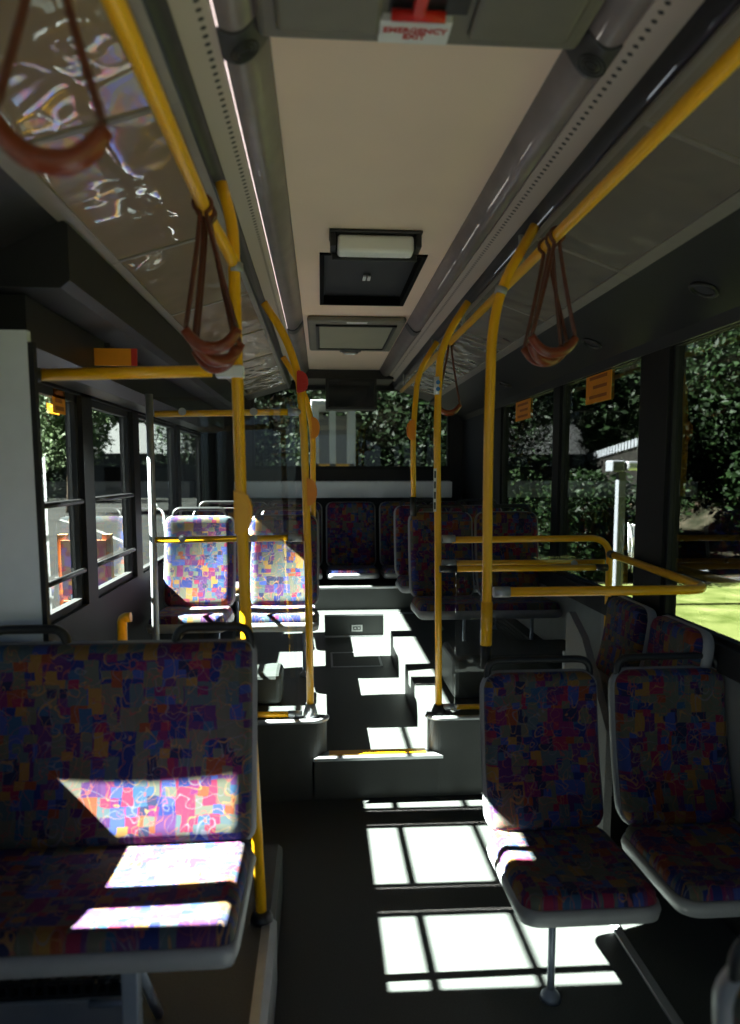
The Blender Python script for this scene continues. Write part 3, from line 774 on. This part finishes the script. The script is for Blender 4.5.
# rail from the near left pole to the white column
a_, c_ = at(212, 371, Y=Yp), at(36, 375, Y=1.98)
e, b = rail('cross_rail', [c_, a_], 'level yellow rail from white column to near left pole', 'rail')
collar(e, b, c_-Vector((.02, .02, 0)), c_+Vector((.01, 0, 0)), 'black')
# white column
wc = empty('white_column', (-.91, 1.94, 0), 'tall white column at the left edge holding the level rail', 'column')
cx0 = at(28, 345, Y=1.94).x; cx1 = at(44, 610, Y=1.94).x
MB().prism([(-.05, .205), (cx1+.91+.003, .205), (cx0+.91, 1.92), (-.05, 1.92)], 'y', -.005, .018).build('panel', 'whitepanel', wc)
MB().prism([(cx1+.91+.004, .205), (cx1+.91+.018, .205), (cx0+.91+.014, 1.89), (cx0+.91, 1.89)], 'y', -.005, .018).build('rubber_edge', 'rubber', wc)

# left platform: pole, rails and glass
Yq = 3.235
pts = [at(310.5, 724, Y=Yq), at(308, 560, Y=Yq), at(304, 430, Y=Yq), at(299, 375, Y=Yq), at(285, 335, Y=Yq), at(264, 303, Y=Yq)]
pts[0].z = .41
e, b = rail('grab_pole', pts[::-1], 'slim yellow pole on the left platform corner beside the step', 'pole', r=.0175, fil=.14, group='upright grab poles')
MB().tube([(0, 0, -.014), (0, 0, .0), (0, 0, .05)], [.034, .034, .022], 18).build('foot', 'alum_matte', e)
bell(e, b, at(310, 492, Y=Yq), 1, 'orange'); bell(e, b, at(301, 382, Y=Yq-.01), 1, 'red', .035, 'stop_button')
pl_left = at(155, 412, Y=Yq).x
lg_root = empty('glass_partition', (-.42, Yq, .395), 'glass partition with yellow rails at the front of the left platform', 'partition')
o_ = Vector((-.42, Yq, .395))
for yy, zz in ((412, None), (538, None), (714, None)):
    a1 = at(155, yy+2, Y=Yq); a2 = at(298, yy, Y=Yq)
    MB().cyl(a1-o_, a2-Vector((.035, 0, 0))-o_, .0145, 16).build('rail', 'yellow', lg_root)
    MB().cyl(a2-Vector((.045, 0, 0))-o_, a2+Vector((.02, 0, 0))-o_, .017, 16).build('clamp', 'alum_matte', lg_root)
    for f_x in (183, 254):
        c = at(f_x, yy, Y=Yq)-o_
        MB().cyl(c+Vector((0, -.022, 0)), c+Vector((0, -.012, 0)), .017, 18).cyl(c+Vector((0, -.026, 0)), c+Vector((0, -.021, 0)), .008, 14).build('glass_fixing', 'alum_matte', lg_root)
zt = at(230, 398, Y=Yq).z-.395; zb = at(230, 716, Y=Yq).z-.395
MB().box(at(157, 500, Y=Yq).x+.42, at(296, 500, Y=Yq).x+.42, -.019, -.013, max(.01, zb), zt).build('pane', 'clear', lg_root)
a1, a2 = at(149, 394, Y=Yq), at(156, 642, Y=Yq)
MB().tube([a1-o_, Vector((a2.x, Yq, .398))-o_], .0165, 12).build('edge_post', 'alum_matte', lg_root)
# pole at the second row, left
Yr = 4.14
pts = [at(313, 523, Y=Yr), at(313, 430, Y=Yr), at(305, 392, Y=Yr), at(283, 357, Y=Yr)]
e, b = rail('grab_pole', pts[::-1], 'yellow pole on a left platform seat back, half hidden by the corner pole', 'pole', fil=.12, group='upright grab poles')
bell(e, b, at(314, 428, Y=Yr), 1, 'orange')
collar(e, b, pts[0]-Vector((0, 0, .03)), pts[0]+Vector((0, 0, .02)), 'black')

# right near pole standing on the aisle seat back
Yn = 2.30
pts = [at(486, 668, Y=Yn), at(487, 600, Y=Yn), at(488, 450, Y=Yn), at(492, 330, Y=Yn), at(502, 285, Y=Yn), at(535, 226, Y=Yn)]
e, b = rail('grab_pole', pts[::-1], 'yellow pole rising from the corner of the right aisle seat back', 'pole', fil=.22, group='upright grab poles')
q0, q1 = at(486, 645, Y=Yn), at(487, 602, Y=Yn)
collar(e, b, q0, q1, 'yellow', .0195, 'sleeve'); collar(e, b, pts[0], q0, 'black', .018, 'foot')
q = at(501, 291, Y=Yn); collar(e, b, q-Vector((.003, 0, .010)), q+Vector((.003, 0, .010)), 'alum_matte', .0195)
# right platform pole
pts = [at(438.5, 723, Y=Yq), at(438, 560, Y=Yq), at(437, 420, Y=Yq), at(440, 355, Y=Yq), at(450, 330, Y=Yq), at(468, 302, Y=Yq)]
pts[0].z = .41
e, b = rail('grab_pole', pts[::-1], 'slim yellow pole at the right platform corner with small decals', 'pole', r=.0165, fil=.14, group='upright grab poles')
MB().tube([(0, 0, -.014), (0, 0, .0), (0, 0, .03)], [.034, .034, .022], 18).build('foot', 'black', e)
MB().box(-.06, .06, -.03, .035, -.016, -.006, .003).build('base_plate', 'darkgrey', e)
q = at(437.5, 386, Y=Yq)-b
MB().tube([q-Vector((0, 0, .04)), q+Vector((0, 0, .04))], .0172, 18).build('white_decal', 'labelwhite', e)
for dz in (-.015, .015): MB().cyl(q+Vector((0, -.0185, dz)), q+Vector((0, -.0165, dz)), .010, 16).build('blue_dot', 'blueink', e)
q = at(437, 490, Y=Yq)-b
MB().box(q.x-.019, q.x-.006, q.y-.018, q.y-.014, q.z-.10, q.z+.10).build('label_strip', 'labelwhite', e)
mm = MB()
for k in range(4): mm.box(q.x-.017, q.x-.008, q.y-.0188, q.y-.0178, q.z-.088+k*.048, q.z-.056+k*.048)
mm.build('label_print', 'darkgrey', e)
# right second-row pole
Yr = 4.25
pts = [at(413.5, 513, Y=Yr), at(413, 430, Y=Yr), at(418, 372, Y=Yr), at(437, 342, Y=Yr)]
e, b = rail('grab_pole', pts[::-1], 'yellow pole on the right platform seat back in front of the rear window', 'pole', fil=.14, group='upright grab poles')
bell(e, b, at(412, 430, Y=Yr), -1, 'orange')
collar(e, b, pts[0]-Vector((0, 0, .02)), at(413, 497, Y=Yr), 'black')
# right platform: post, rails, glass
gp = empty('glass_partition', (.9, Yq, .395), 'glass screen with yellow rails at the front of the right platform', 'partition')
o_ = Vector((.9, Yq, .395))
tp = [at(452, 540, Y=Yq), at(606, 538, Y=Yq), at(611, 636, Y=Yq)]
tp[2].z = .40; tp[2].x = tp[1].x+.02; tp[1].x += .02
MB().tube([p-o_ for p in fillet(tp, .10, 10)], .0155, 16).build('rail', 'yellow', gp)
for yy, yo in ((563, .0), (707, .0)):
    a1, a2 = at(455, yy, Y=Yq), at(604, yy-1, Y=Yq); a2.z = a1.z
    MB().cyl(a1-o_, a2-o_, .0125, 14).build('rail', 'yellow', gp)
    c = at(573, yy, Y=Yq)-o_
    MB().cyl(c+Vector((0, -.022, 0)), c+Vector((0, -.012, 0)), .015, 18).build('glass_fixing', 'alum_matte', gp)
    MB().cyl(at(440, yy, Y=Yq)+Vector((.01, 0, 0))-o_, at(456, yy, Y=Yq)-o_, .016, 14).build('clamp', 'alum_matte', gp)
MB().cyl(at(440, 539, Y=Yq)+Vector((.01, 0, 0))-o_, at(455, 539, Y=Yq)-o_, .0185, 14).build('clamp', 'alum_matte', gp)
z0, z1 = .02, at(500, 556, Y=Yq).z-.395
MB().box(at(455, 600, Y=Yq).x-.9, at(600, 600, Y=Yq).x-.9, -.019, -.013, z0, z1).build('pane', 'clear', gp)
a1, a2 = at(446, 569, Y=Yq-.05), at(598, 568, Y=Yq-.05); a2.z = a1.z
e, b = rail('grab_bar', [a1, a2], 'lower yellow bar with black ends across the right glass screen', 'rail', r=.0145)
collar(e, b, a1-Vector((.03, 0, 0)), a1+Vector((.05, 0, 0)), 'black', .0165, 'end_cap'); collar(e, b, a2-Vector((.015, 0, 0)), a2+Vector((.045, 0, 0)), 'black', .0165, 'end_cap')
for q in (a1, a2): MB().cyl(q-b, q+Vector((0, .045, 0))-b, .010, 10).build('bracket', 'black', e)
# level loop from the near right pole along the wall to the partition post
z_ = at(500, 592, Y=Yn).z
A_ = at(508, 592, Y=Yn); B_ = at(727, 591, Y=Yn); B_.z = A_.z; C_ = Vector((tp[1].x, Yq-.03, A_.z+.015)); B_.x = min(B_.x, 1.34)
e, b = rail('guard_rail', [A_, B_, C_], 'level yellow guard rail looping beside the right window above the seats', 'rail', fil=.10, r=.0165)
collar(e, b, at(490, 592, Y=Yn)+Vector((.012, 0, 0)), A_+Vector((.005, 0, 0)), 'alum_matte', .0185)
collar(e, b, C_+Vector((-.004, -.03, 0)), C_+Vector((0, .02, 0)), 'darkgrey', .0195)

# short yellow post near the door
e, b = rail('door_post', [at(131, 617, Y=2.43), at(122, 618, Y=2.43), Vector((at(120, 640, Y=2.43).x, 2.43, .008))], 'short yellow post with bent top by the left door', 'post', fil=.03)

# ---------------------------------------------------------------- hanging straps
def strap(x, y, zr, L, w, ang, label, swing=0.0):
    root = empty('hanging_strap', (x, y, zr), label, 'strap', 'brown strap loops on the overhead rails')
    R = Matrix.Rotation(swing, 3, 'Y') @ Matrix.Rotation(ang, 3, 'Z')
    bm1 = MB(); n = 16; half = []
    left = [Vector((-w/2*(.12+.88*(k/n)**1.15), 0, -.022-(L-.07)*k/n)) for k in range(n+1)]
    rt = [Vector((-p.x, p.y, p.z)) for p in left]
    top = [Vector((.021*math.sin(a), 0, .021*math.cos(a))) for a in [math.pi*(-.62+1.24*k/10) for k in range(11)]]
    path = left[::-1]+top+rt
    bm1.tube([R @ p for p in path], .006, 8, flat=(1.0, 1.0))
    bm1.build('band', 'leather', root)
    g_ = MB(); pts = []; rad = []
    for k in range(21):
        t = -1+2*k/20
        pts.append(R @ Vector((w/2*t*1.03, 0, -L+.046*abs(t)**2.4))); rad.append(.012+.004*(1-t*t))
    g_.tube(pts, rad, 12); g_.build('grip', 'grip', root)
    return root
xl = Q_.x; zl = P_.z
strap(at(55, 150, Y=.92).x, .92, zl, .275, .125, .15, 'brown strap loop hanging large and blurred at top left', .02)
strap(P_.x-.00, 1.80, zl, .345, .125, .10, 'brown strap loop by the near left pole, front one of three', -.05)
strap(P_.x+.00, 1.845, zl, .37, .12, .45, 'brown strap loop by the near left pole, middle one of three', -.07)
strap(P_.x+.00, 1.88, zl, .38, .115, -.35, 'brown strap loop by the near left pole, rear one of three', -.04)
strap(rx, 2.06, P2.z, .335, .135, .1, 'brown strap loop at upper right by the pole bend, front one of three', .01)
strap(rx, 2.11, P2.z, .35, .13, .5, 'brown strap loop at upper right by the pole bend, middle one of three', .03)
strap(rx, 2.16, P2.z, .345, .13, -.45, 'brown strap loop at upper right by the pole bend, rear one of three', -.02)
strap(rx, 3.75, P2.z, .37, .13, .2, 'brown strap loop farther back on the right rail near the decal pole', .02)

# ---------------------------------------------------------------- stickers and notices
def sticker(px0, py0, px1, py1, X, label, mat='sticker', off=-.006, lines=3, group='orange window stickers'):
    a, c = at(px0, py0, X=X), at(px1, py1, X=X)
    y0, y1 = sorted((a.y, c.y)); zz0, zz1 = sorted((a.z, c.z))
    root = empty('window_sticker', (X+off, (y0+y1)/2, (zz0+zz1)/2), label, 'sticker', group)
    hy, hz = (y1-y0)/2, (zz1-zz0)/2
    s_ = MB().box(-.002, .002, -hy, hy, -hz, hz).build('sheet', mat, root)
    sg_ = 1 if off > 0 else -1
    if lines:
        m_ = MB()
        for k in range(lines):
            z = hz*.6-k*hz*1.2/max(1, lines-1)
            m_.box(.0021*sg_, .003*sg_, -hy*.7, hy*(.7-.3*(k % 2)), z-.008, z+.008)
        m_.build('print', 'stickerink', root)
sticker(588, 375, 612, 399, XR+.03, 'orange notice sticker on the middle right window')
sticker(517, 403, 531, 418, XR+.03, 'small orange notice sticker on the rear right window')
sticker(50, 386, 63, 415, XL-.03, 'orange sticker at the top of the front door leaf', off=.008)
sticker(139, 391, 150, 399, XL+.004, 'tiny orange sticker on the pillar behind the door', off=.006, lines=0)
ws = empty('yellow_notice', at(107, 357, Y=2.6), 'yellow notice with red edge below the charcoal door housing', 'sign')
MB().box(-.105, .085, -.004, .004, -.03, .03).build('plate', 'sticker', ws); MB().box(.085, .105, -.0045, .0045, -.03, .03).build('red_edge', 'redink', ws)
MB().box(-.01, .01, .004, .006, .028, .05).build('hanger', 'black', ws)
# plate on the rear riser
pp = at(357, 628, Y=5.62)
cp = empty('riser_plate', (pp.x, 5.615, pp.z), 'small white plate on the dark riser at the end of the aisle', 'plate')
MB().box(-.045, .045, -.004, .004, -.028, .028, .003).build('plate', 'labelwhite', cp)
MB().box(-.03, .03, -.0055, -.0035, -.015, -.008).box(-.03, .03, -.0055, -.0035, .008, .015).box(-.03, -.023, -.0055, -.0035, -.015, .015).box(.023, .03, -.0055, -.0035, -.015, .015).cyl((0, -.0055, 0), (0, -.0035, 0), .007, 12).build('pictogram', 'darkgrey', cp)

# ---------------------------------------------------------------- outside
GZ = -.32
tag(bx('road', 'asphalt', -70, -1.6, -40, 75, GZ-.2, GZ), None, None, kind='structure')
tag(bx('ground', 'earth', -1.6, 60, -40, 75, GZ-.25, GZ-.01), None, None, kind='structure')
tag(bx('lawn', 'grass', 3.0, 12.5, -10, 11.3, GZ-.2, GZ+.0), None, None, kind='structure')
tag(bx('yard', 'asphalt', -1.6, 4, 15, 60, GZ-.2, GZ+.0), None, None, kind='structure')
bk = MB()
random.seed(3)
NX, NY = 12, 40
gv = [[bk.bm.verts.new((12.3+i*.9, -12+j*1.2, GZ-.05+4.2*(i/NX)**.8+random.uniform(-.25, .25)*(i > 0))) for j in range(NY+1)] for i in range(NX+1)]
for i in range(NX):
    for j in range(NY):
        bk.bm.faces.new((gv[i][j], gv[i+1][j], gv[i+1][j+1], gv[i][j+1]))
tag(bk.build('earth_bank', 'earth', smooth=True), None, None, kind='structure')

def line(pts, w, label):
    b = MB()
    for a, c in zip(pts, pts[1:]):
        a, c = Vector(a), Vector(c); d = (c-a).normalized(); n_ = Vector((-d.y, d.x, 0))*w/2
        z = Vector((0, 0, .012))
        b.face([a-n_+z, a+n_+z, c+n_+z, c-n_+z])
    tag(b.build('road_marking', 'roadpaint'), label, 'road marking', 'white road markings')
line([at(60, 520, Z=GZ), at(100, 532, Z=GZ), at(135, 547, Z=GZ)], .12, 'thin white line curving over the road beyond the left door')
line([at(60, 496, Z=GZ), at(150, 494, Z=GZ)], .9, 'far white line at the back of the left road')
line([at(55, 578, Z=GZ), at(140, 575, Z=GZ)], .05, 'nearest thin white line on the left road')
line([at(196, 500, Z=GZ), at(260, 497, Z=GZ)], .25, 'white line on the road seen through the rear left windows')

def leaves(n, rx_, ry_, rz_, size, seed, cz):
    rnd = random.Random(seed); b = MB(); lobes = []
    for k in range(16):
        a = rnd.uniform(0, 2*math.pi); ph = rnd.uniform(-1, 1); q = rnd.uniform(.35, .8)
        lobes.append((Vector((math.cos(a)*rx_*q*math.sqrt(1-ph*ph), math.sin(a)*ry_*q*math.sqrt(1-ph*ph), cz+rz_*ph*q)), rnd.uniform(.35, .6)))
    for k in range(n):
        c, s_ = rnd.choice(lobes)
        d = Vector((rnd.gauss(0, 1), rnd.gauss(0, 1), rnd.gauss(0, 1))).normalized()*rnd.uniform(.55, 1.05)
        p = c+Vector((d.x*rx_*s_, d.y*ry_*s_, d.z*rz_*s_))
        u = Vector((rnd.gauss(0, 1), rnd.gauss(0, 1), rnd.gauss(0, .6))).normalized(); v = u.orthogonal().normalized()
        v = (v*math.cos(k)+u.cross(v)*math.sin(k)); L = size*rnd.uniform(.6, 1.3)
        b.face([p-u*L, p+v*L*.45, p+u*L, p-v*L*.45])
    return b
def tree_proto(name, kind, n, rx_, ry_, rz_, size, seed, mat, trunk_h):
    root = empty(name, (0, 0, 0))
    cz = trunk_h+rz_*.75
    leaves(n, rx_, ry_, rz_, size, seed, cz).build('foliage', mat, root)
    b = MB().tube([(0, 0, -.1), (.05, .03, trunk_h*.5), (0, .08, trunk_h), (.1, .1, cz)], [.16, .12, .10, .04], 10)
    for k in range(5):
        a = k*1.3; b.tube([(0, .06, trunk_h*.9), (math.cos(a)*rx_*.3, math.sin(a)*ry_*.3, cz), (math.cos(a)*rx_*.6, math.sin(a)*ry_*.6, cz+rz_*.3)], [.07, .045, .015], 7)
    b.build('trunk', 'bark', root)
    return root
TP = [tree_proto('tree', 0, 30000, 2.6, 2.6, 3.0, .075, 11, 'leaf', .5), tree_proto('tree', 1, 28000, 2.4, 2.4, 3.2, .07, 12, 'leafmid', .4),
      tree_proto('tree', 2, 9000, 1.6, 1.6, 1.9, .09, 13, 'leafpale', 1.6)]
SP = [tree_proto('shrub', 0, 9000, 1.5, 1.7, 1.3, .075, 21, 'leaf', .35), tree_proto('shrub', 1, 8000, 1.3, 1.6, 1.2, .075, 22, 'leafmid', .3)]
used = set()
def plant(src, x, y, z, s, label, cat, group):
    o = src if src.name not in used else copy_tree(src)
    used.add(src.name)
    o.location = (x, y, z); o.scale = (s, s, s); o.rotation_euler = (0, 0, (x*7+y*3) % 6.28)
    tag(o, label, cat, group)
rt = [(13.0, 1.5, 0), (12.4, 7.2, 1), (14.2, 12.8, 0), (12.0, 18.4, 0), (13.5, 24.5, 1), (11.2, 30.0, 0), (16.0, 33.5, 0), (8.5, 38.0, 1)]
names = ['nearest', 'second', 'third', 'fourth', 'fifth', 'sixth', 'seventh', 'farthest']
for i, (x, y, k) in enumerate(rt):
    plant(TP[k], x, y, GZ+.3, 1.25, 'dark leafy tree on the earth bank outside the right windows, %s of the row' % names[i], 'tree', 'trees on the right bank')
for i, (x, y, k) in enumerate([(11.0, 4.4, 0), (10.6, 8.4, 1), (9.3, 12.6, 0), (5.0, 12.2, 0), (4.9, 15.6, 1), (4.6, 21.8, 0)]):
    plant(SP[k], x, y, GZ, 1.15 if x > 6 else .78, 'low dark shrub at the foot of the right bank, %s of the row' % names[i], 'shrub', 'shrubs below the right bank')
for i, (x, y, k, s) in enumerate([(4.6, 17.5, 0, 1.15), (1.9, 21.0, 1, 1.1), (7.2, 20.0, 0, 1.2), (-2.8, 27.5, 0, 1.25), (3.6, 27.5, 0, 1.5), (-.3, 29.0, 1, 1.4), (8.2, 28.0, 0, 1.5)]):
    plant(TP[k], x, y, GZ, s, 'dark tree behind the bus, %s' % ['big crown filling the rear window right half', 'crown near the middle of the rear window', 'crown at the rear right corner', 'crown left in the rear window above the small car', 'tall crown standing farther back', 'tall crown behind the added white frame', 'farthest crown on the right'][i], 'tree', 'trees behind the bus')
plant(TP[2], -11.5, 33.0, GZ, 1.35, 'sunlit pale tree beyond the road outside the left door', 'tree', 'roadside trees')
plant(TP[1], -17.5, 46.0, GZ, 1.3, 'dark roadside tree in front of the long building', 'tree', 'roadside trees')

for i, (x, y) in enumerate([(-38, 66), (-27, 68), (-16, 67), (-4.5, 70), (-48, 50)]):
    plant(TP[i % 2], x, y, GZ, 2.6, 'tall dark tree behind the long building, %s' % ['second from the left', 'middle of the row', 'second from the right', 'rightmost', 'leftmost and nearest the road'][i], 'tree', 'trees behind the long building')
# long low building beyond the road
bl = empty('long_building', (-17, 52, GZ), 'long low blue grey building across the road on the left', 'building')
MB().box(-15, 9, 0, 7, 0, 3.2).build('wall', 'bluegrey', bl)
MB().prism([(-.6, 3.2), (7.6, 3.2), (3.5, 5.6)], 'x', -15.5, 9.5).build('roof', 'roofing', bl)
for k in range(6):
    w_ = MB().box(-13+k*3.6, -11+k*3.6, -.06, .02, .7 if k % 2 else 0, 2.2).build('window' if k % 2 else 'garage_door', 'concrete' if k % 2 == 0 else 'carglass', bl)
# added white frame outside, standing in for a reflection in the rear window
s0 = at(335, 468, Y=15.5)
sb = empty('reflection_frame', (s0.x, 15.5, GZ), 'added white frame with yellow bar, in place of a reflection in the rear window', 'reflection stand-in')
for k, (dx, dy) in enumerate(((-.42, 0), (-.05, 0), (.38, 0), (-.42, 1.3), (.38, 1.3))):
    MB().box(dx-.07, dx+.07, dy-.05, dy+.05, 0, 3.3).build('post', 'reflectionwhite', sb)
MB().box(-.52, .48, -.15, 1.5, 3.3, 3.42, .02).build('roof', 'reflectionwhite', sb)  # top of the added reflection frame
MB().box(-.38, .34, 1.28, 1.31, .3, 3.2).build('back_panel', 'lining', sb)  # back of the added reflection frame
MB().box(-.48, .42, -.05, .05, 1.95, 2.05).build('yellow_bar', 'yellow', sb)
# small pale car far behind
c0 = at(264, 470, Z=GZ+.9) if False else Vector((-2.45, 24.0, GZ))
cr = empty('parked_car', c0, 'small pale car parked far behind, left part of the rear window', 'car', rz=.2)
MB().prism([(-.78, .30), (.78, .30), (.80, .85), (.62, .95), (.50, 1.42), (-.50, 1.42), (-.62, .95), (-.80, .85)], 'y', -1.9, 1.9).build('body', 'carpaint', cr)
MB().box(-.48, .48, -1.93, -1.89, .98, 1.36).build('windscreen', 'carglass', cr)
for sx in (-1, 1):
    for sy in (-1.25, 1.25): MB().cyl((sx*.70, sy, .30), (sx*.86, sy, .30), .30, 18).build('wheel', 'rubber', cr)
    MB().box(sx*.55-.12, sx*.55+.12, -1.93, -1.89, .62, .76).build('headlight', 'labelwhite', cr)
# orange boarded barrier by the door
ob = empty('orange_barrier', (-2.05, 5.6, GZ), 'orange and pale boarded barrier standing on the road outside the left door', 'barrier')
b1, b2 = at(68, 560, Y=5.2), at(104, 560, Y=5.2)
ob.location = ((b1.x+b2.x)/2, 5.2, GZ); hw_ = (b2.x-b1.x)/2+.03
for sx in (-1, 1): MB().box(sx*hw_-.03, sx*hw_+.03, -.03, .03, 0, 1.42).build('post', 'wood', ob)
for z0_, z1_, mt in ((.98, 1.38, 'barrier'), (.60, .94, 'barrier'), (.15, .55, 'wood')):
    MB().box(-hw_, hw_, -.05, -.03, z0_, z1_).build('board', mt, ob)
# metering post and sloping wall outside the right windows
p0 = at(618, 560, Y=9.5)
mpst = empty('floodlight_post', (p0.x, 9.5, GZ), 'pale grey post with a floodlight box on the lawn outside the right window', 'post')
ztop = at(618, 472, Y=9.5).z-GZ
MB().box(-.055, .055, -.055, .055, 0, ztop, .01).build('column', 'whitewall', mpst)
MB().box(-.19, .0, -.14, .10, ztop, ztop+.16, .02).build('control_box', 'whitewall', mpst)
MB().box(.02, .30, -.16, .12, ztop+.02, ztop+.15, .03).build('floodlight', 'alu', mpst)
for k in range(4):
    MB().tube([(.09, -.08, ztop-.7), (.16+.03*k, -.09, ztop-1.0-.06*k), (.12+.05*k, -.09, ztop-1.35-.05*k), (.10+.03*k, -.08, ztop-.72)], .008, 6).build('cable', 'labelwhite', mpst)
MB().box(.36, .39, -.1, -.07, ztop-.95, ztop-.40).build('small_rod', 'labelwhite', mpst)
w0, w1 = at(528, 479, Y=22.0), at(654, 442, Y=12.8)
sw = empty('sloping_wall', (w0.x, w0.y, GZ), 'grey sloping wall topped by a pale ribbed edge outside the right windows', 'wall')
dv = (w1-w0); L2 = Vector((dv.x, dv.y, 0)); n_ = Vector((-L2.y, L2.x, 0)).normalized()*.2
b = MB(); zz = w0.z-GZ; ext = 1.06
for (f0, f1) in ((0, ext),):
    A1, B1 = L2*f0, L2*f1; za, zb_ = zz+dv.z*f0, zz+dv.z*f1
    vs = [A1, B1, B1+n_, A1+n_]
    lo = [b.bm.verts.new(Vector((v.x, v.y, -.2))) for v, z in zip(vs, (za, zb_, zb_, za))]; hi = [b.bm.verts.new(v+Vector((0, 0, z))) for v, z in zip(vs, (za, zb_, zb_, za))]
    for i in range(4): b.bm.faces.new((lo[i], lo[(i+1) % 4], hi[(i+1) % 4], hi[i]))
    b.bm.faces.new(hi); b.bm.faces.new(lo[::-1])
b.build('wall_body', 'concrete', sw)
b = MB()
for k in range(60):
    t0, t1 = k/60*ext, (k+.68)/60*ext
    A1, B1 = L2*t0, L2*t1; z0_, z1_ = zz+dv.z*t0, zz+dv.z*t1
    vs = [A1-n_*.3, B1-n_*.3, B1+n_*1.3, A1+n_*1.3]
    lo = [b.bm.verts.new(v+Vector((0, 0, z))) for v, z in zip(vs, (z0_, z1_, z1_, z0_))]; hi = [b.bm.verts.new(v.co+Vector((0, 0, .16))) for v in lo]
    for i in range(4): b.bm.faces.new((lo[i], lo[(i+1) % 4], hi[(i+1) % 4], hi[i]))
    b.bm.faces.new(hi); b.bm.faces.new(lo[::-1])
b.build('ribbed_edge', 'whitewall', sw)
